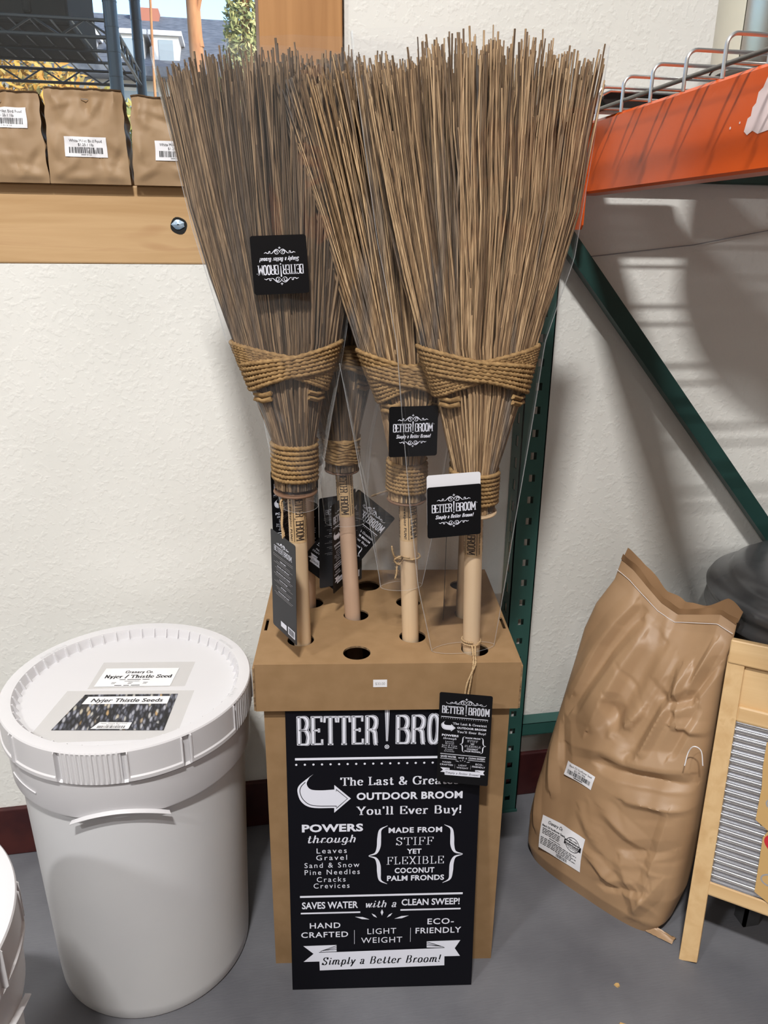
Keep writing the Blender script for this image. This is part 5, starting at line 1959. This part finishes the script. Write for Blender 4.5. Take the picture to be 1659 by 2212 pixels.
SEG = [  # folds of the front, (w, t) -> (w, t), width m, height m
    (-.72, .58, -.38, .90, .034, -.013), (-.80, .62, -.55, .93, .030, .010), (-.42, .56, -.22, .86, .040, .012),
    (-.15, .60, .02, .88, .045, -.011), (-.30, .64, -.08, .57, .030, -.012), (-.08, .57, .12, .66, .028, .010),
    (.18, .54, .40, .76, .030, -.013), (.30, .56, .55, .82, .034, .012), (.42, .72, .70, .74, .024, -.012), (.48, .82, .62, .68, .026, .012),
    (.70, .74, .92, .86, .024, -.012), (.62, .66, .95, .66, .022, .010), (.64, .58, .80, .72, .026, -.010), (.8, .92, .66, .78, .02, .01),
    (-.10, .455, .88, .50, .030, -.012), (.05, .49, .80, .53, .040, .010), (.30, .40, .95, .43, .026, .008), (-.55, .47, .0, .52, .045, .007),
    (-.88, .42, -.70, .30, .026, .008), (-.80, .50, -.62, .40, .024, -.007), (-.95, .28, -.80, .14, .022, .007),
    (.10, .33, .55, .28, .030, .007), (.45, .25, .85, .30, .026, -.007), (.05, .17, .45, .12, .022, .008), (.30, .10, .70, .15, .020, -.008),
    (.42, .20, .75, .06, .034, .008), (.78, .40, .70, .05, .03, .008), (.85, .2, .6, .02, .02, .006), (-.2, .28, .1, .22, .03, .006)]
CF = creases(SEG + random_creases(16, 5, .0, 1, .05, .9, .17, .70, .08, .018, .0028), .17, .70)
CB = creases(random_creases(14, 9, -1, 1, .1, .9, .17, .70, .12, .04, .006), .17, .70)


def sack_pt(w, side, t, z=0.0):
    """w -1..1 across, side -1 front .. 1 back, t up"""
    a, b = lerp_table(AWL if w < 0 else AW, t), lerp_table(BW, t)
    ce = Bc.lerp(Tc, t)
    lift = lerp_table(TOPZ, w) * max(0, (t - .55) / .45) ** 1.5
    p = ce + sd * (w * a) + sn * (side * (b + z)) + Vector((0, 0, lift))
    # soft tilt of the neck to the left
    q = Vector((w * 2.1, t * 4.3, side * .6 + 4))
    env = min(1, t * 8) * (1 if t < .97 else .5)
    am = noise.noise(q * .8) * .012 + noise.noise(q * 2.2) * .003
    am += 1.4 * CF(w, t) if side < 0 else CB(w, t)
    amp = am * env * (1 if t < .93 else max(.3, 1 - (t - .93) * 9))
    p += sn * (amp * side)
    return p


def sack_ring(u, t):
    th = 2 * PI * u
    m_ = 2.0 / (3.4 - .8 * t)
    c, s = math.cos(th), math.sin(th)
    w = math.copysign(abs(c) ** m_, c)
    sd_ = -math.copysign(abs(s) ** m_, s)
    return sack_pt(w, sd_, t) - SO


mb = MB()
mb.grid(sack_ring, 360, 230, True)
mb.f.append(tuple(reversed(range(360))))
mb.m.append(0)
mb.build('body', M['sack'], SACK, smooth=True, sharp=60)
# the open folded mouth above the stitching: two crumpled plies
mb = MB()
for side, hgt in ((-1, .020), (1, .034)):
    mb.grid(lambda u, v: sack_pt(2 * u - 1, side * .9, 1.0) - SO + Vector((0.02 * v * .3, .0, hgt * v * (.7 + .5 * noise.noise(Vector((u * 5, side, 3)))) + .0)) + sn * (side * .010 * v * (.5 + noise.noise(Vector((u * 7, 1, side))))), 90, 5)
mb.build('mouth', [M['sack_in']], SACK, smooth=True)
# stitching string
mb = MB()
pts = [sack_pt(-1 + 2 * i / 60, -1.0, .972) - SO - sn * .0015 for i in range(61)]
mb.tube(pts, .0006, 5)
pts = [sack_pt(1.0, -.4, .972 - .0) - SO, sack_pt(1.03, -1, .93) - SO, sack_pt(1.02, -1, .88) - SO]
mb.build('stitching', M['sticker'], SACK, smooth=True)
# loose string end curling at the right edge
mb = MB()
lp = [sack_pt(1.08, -.9, .60), sack_pt(1.05, -1.05, .645), sack_pt(.97, -1.1, .655), sack_pt(.90, -1.05, .625), sack_pt(.89, -1.05, .585)]
mb.tube(catmull([p - SO - sn * .012 for p in lp], 8), .0011, 6)
mb.build('string', M['sticker'], SACK, smooth=True)
# torn corner flap at the lower right
mb = MB()
cp = sack_pt(.9, -.6, .0) - SO
mb.grid(lambda u, v: cp + sd * (.005 + .055 * u) + sn * (.02 * v - .005 + .01 * u) + Vector((0, 0, .004 + .016 * math.sin(PI * v) * (1 - .6 * u) + .004 * noise.noise(Vector((u * 5, v * 5, 1))))), 10, 8)
mb.build('torn_corner', M['sack'], SACK, smooth=True, sharp=25)


def on_sack(w0, t0, rot=0.0):
    def f(x, y, z):
        c, s = math.cos(rot), math.sin(rot)
        x, y = x * c - y * s, x * s + y * c
        t_ = t0 + y / .71
        return sack_pt(w0 + x / lerp_table(AW, t_), -1.0, t_, .0012 + z) - SO - sn * (.0008 + z)
    return f


f1 = on_sack(-.36, .395, R(-2))
st1 = MB().grid(lambda u, v: f1(-.0345 + .069 * u, -.0165 + .033 * v, 0), 24, 12, flip=False).build('price_sticker', M['sticker'], SACK, smooth=True)
k = Ink()
sans(k, 'Black Oil Sunflower Seed', -.027, .028, .0085, .0042, 0, 1, 1, 0)
sans(k, '$21.99 / 50lb', -.013, .014, .0025, .0038, 0, 1, 1, 0)
barcode(k, -.028, -.0095, .028, .0005, 0, 1, 9)
k.rect(-.011, -.0128, .011, -.0112, 1, 0)
k.mesh(mapper=f1).build('lettering', [M['ink_k']], st1)
f2 = on_sack(-.36, .155, R(2))
st2 = MB().grid(lambda u, v: f2(-.056 + .112 * u, -.043 + .086 * v, 0), 36, 28).build('product_label', M['sticker'], SACK, smooth=True)
k = Ink()
pen(k, 'Granary Co.', -.040, -.002, .029, .0075, .07, .025, False, .25, 1, 0, .1)
sans(k, 'Black Oil Sunflower Seeds', -.052, .008, .0185, .0045, .03, 1, 1, 0)
for i in range(4):
    greeking(k, -.050, -.004, .0125 - i * .0042, .003, 0, 1, i)
sans(k, 'Granary Co.', -.03, .0, -.0065, .0028, .03, 1, 1, 0)
for i in range(5):
    greeking(k, -.052, .044 - .012 * (i % 2), -.012 - i * .0042, .003, 0, 1, 10 + i)
k.ribbon([(.030 + .018 * math.cos(a), .013 + .0165 * math.sin(a)) for a in [2 * PI * i / 40 for i in range(40)]], .0007, 1, 0, True)
k.rect(.008, .0065, .0525, .019, 2, 0)
sans(k, 'GRANARY', .011, .0495, .0125, .0045, .05, 1, 3, 1)
sans(k, 'COMPANY', .013, .0475, .0075, .003, .03, 1, 3, 1)
sans(k, 'SEED & FEED', .019, .041, .0215, .003, .03, 1, 2, 0)
greeking(k, .02, .042, .0025, .002, 0, 1, 3)
barcode(k, -.008, -.0395, .021, -.031, 0, 1, 8)
k.mesh(mapper=f2).build('lettering', [M['ink_k'], M['sticker']], st2)

# ================================================================== washboard
A_, T_ = Vector((.845, 1.06, .004)), Vector((.952, 1.220, .658))
wm = frame(A_, (.75, -.66, 0), Vector((0, 0, 1)))
ey = (T_ - A_).normalized()
ex = (Vector((.75, -.66, 0)) - ey * Vector((.75, -.66, 0)).dot(ey)).normalized()
wm = frame(A_, ex, ey)
WB = thing('washboard', 'light pine washboard with corrugated metal leaning by the paper sack', 'washboard', mat=wm)
W_ = .335
for x in (0, W_):
    mb = MB()
    s0 = -.0172
    out = [(s0, -.006), (.0175, .0026), (.0175, .640), (-.0145, .648), (-.0155, .64)]
    n = len(out)
    mb.add([(x + a, b, z_) for z_ in (-.022, 0) for a, b in out], [tuple(reversed(range(n))), tuple(range(n, 2 * n))] + [(i, (i + 1) % n, n + (i + 1) % n, n + i) for i in range(n)])
    mb.build('leg', M['pine'], WB, bevel=.0012)
MB().span((-.0145, .628, -.028), (W_ + .0145, .676, .003)).build('top_rail', M['pine_x'], WB, bevel=.003)
MB().span((.016, .545, -.017), (W_ - .016, .63, -.009)).build('soap_panel', M['pine_x'], WB)
MB().span((.016, .513, -.02), (W_ - .016, .547, -.001)).build('rail', M['pine_x'], WB, bevel=.005)
MB().span((.009, .148, -.021), (W_ - .009, .178, -.001)).build('rail', M['pine_x'], WB, bevel=.004)
mb = MB()
nr = 21
mb.grid(lambda u, v: (.0172 + (W_ - .0345) * u, .176 + .338 * v, -.009 + .0068 * math.cos(2 * PI * nr * v)), 2, nr * 12)
mb.grid(lambda u, v: (.0172 + (W_ - .0345) * u, .176 + .338 * v, -.0105 + .0068 * math.cos(2 * PI * nr * v)), 2, nr * 12, flip=True)
mb.build('corrugated_sheet', M['galv_bright'], WB, smooth=True, sharp=80)
k = Ink()
out = [(.0775, .490), (.0775, .44), (.0815, .40), (.0800, .332), (.105, .3175), (.0975, .302), (.0985, .19), (.125, .177), (.262, .177), (.262, .490)]
tri = tessellate_polygon([[Vector((x, y, 0)) for x, y in out]])
n = len(out)
mb = MB()
mb.add([(x, y, .0025) for x, y in out] + [(x, y, .001) for x, y in out], [tuple(t_) for t_ in tri] + [tuple(n + i for i in reversed(t_)) for t_ in tri] + [(n + i, n + (i + 1) % n, (i + 1) % n, i) for i in range(n)])
card = mb.build('paper_card', M['board_card'], WB)
k = Ink()
hp = []
for i in range(40):
    a = 2 * PI * i / 40
    hp.append((.1275 + .0017 * 16 * math.sin(a) ** 3, .292 + .0017 * (13 * math.cos(a) - 5 * math.cos(2 * a) - 2 * math.cos(3 * a) - math.cos(4 * a))))
k.poly(hp, 1, 0)
for cx_, cy_ in ((.110, .372), (.122, .222)):
    k.ribbon([(cx_ + .016 * math.cos(a), cy_ + .011 * math.sin(a)) for a in [2 * PI * i / 30 for i in range(30)]], .0014, 1, 1, True)
k.mesh(z0=.0028).build('print', [M['heart'], M['ink_g']], card)
# grey post foot in the shadow behind the washboard
mb = MB()
mb.span((1.012, 1.118, 0), (1.048, 1.124, .14))
mb.span((1.012, 1.118, 0), (1.018, 1.152, .14))
PF = mb.build('metal_post', M['galv'])
tag(PF, 'short grey angle iron post on the floor behind the washboard', 'post')

# plaster chips on the floor
for i, (x, y, s, lab) in enumerate(((.345, .985, .009, 'pale chip of debris on grey floor before the sign board'), (.677, 1.035, .007, 'small tan chip of debris on floor left of washboard leg'), (.648, .955, .008, 'tan chip of debris at the bottom of the photo right of the box'))):
    rr = random.Random(i)
    mb = MB()
    pts = [(s * rr.uniform(.6, 1.2) * math.cos(2 * PI * q / 7), s * rr.uniform(.5, 1) * math.sin(2 * PI * q / 7)) for q in range(7)]
    mb.add([(a, b, 0) for a, b in pts] + [(a * .8, b * .8, .003) for a, b in pts], [tuple(range(7, 14))] + [(q, (q + 1) % 7, 7 + (q + 1) % 7, 7 + q) for q in range(7)])
    o = mb.build('plaster_chip', M['board_card'], loc=(x, y, 0))
    tag(o, lab, 'debris', 'chips of debris on the floor')
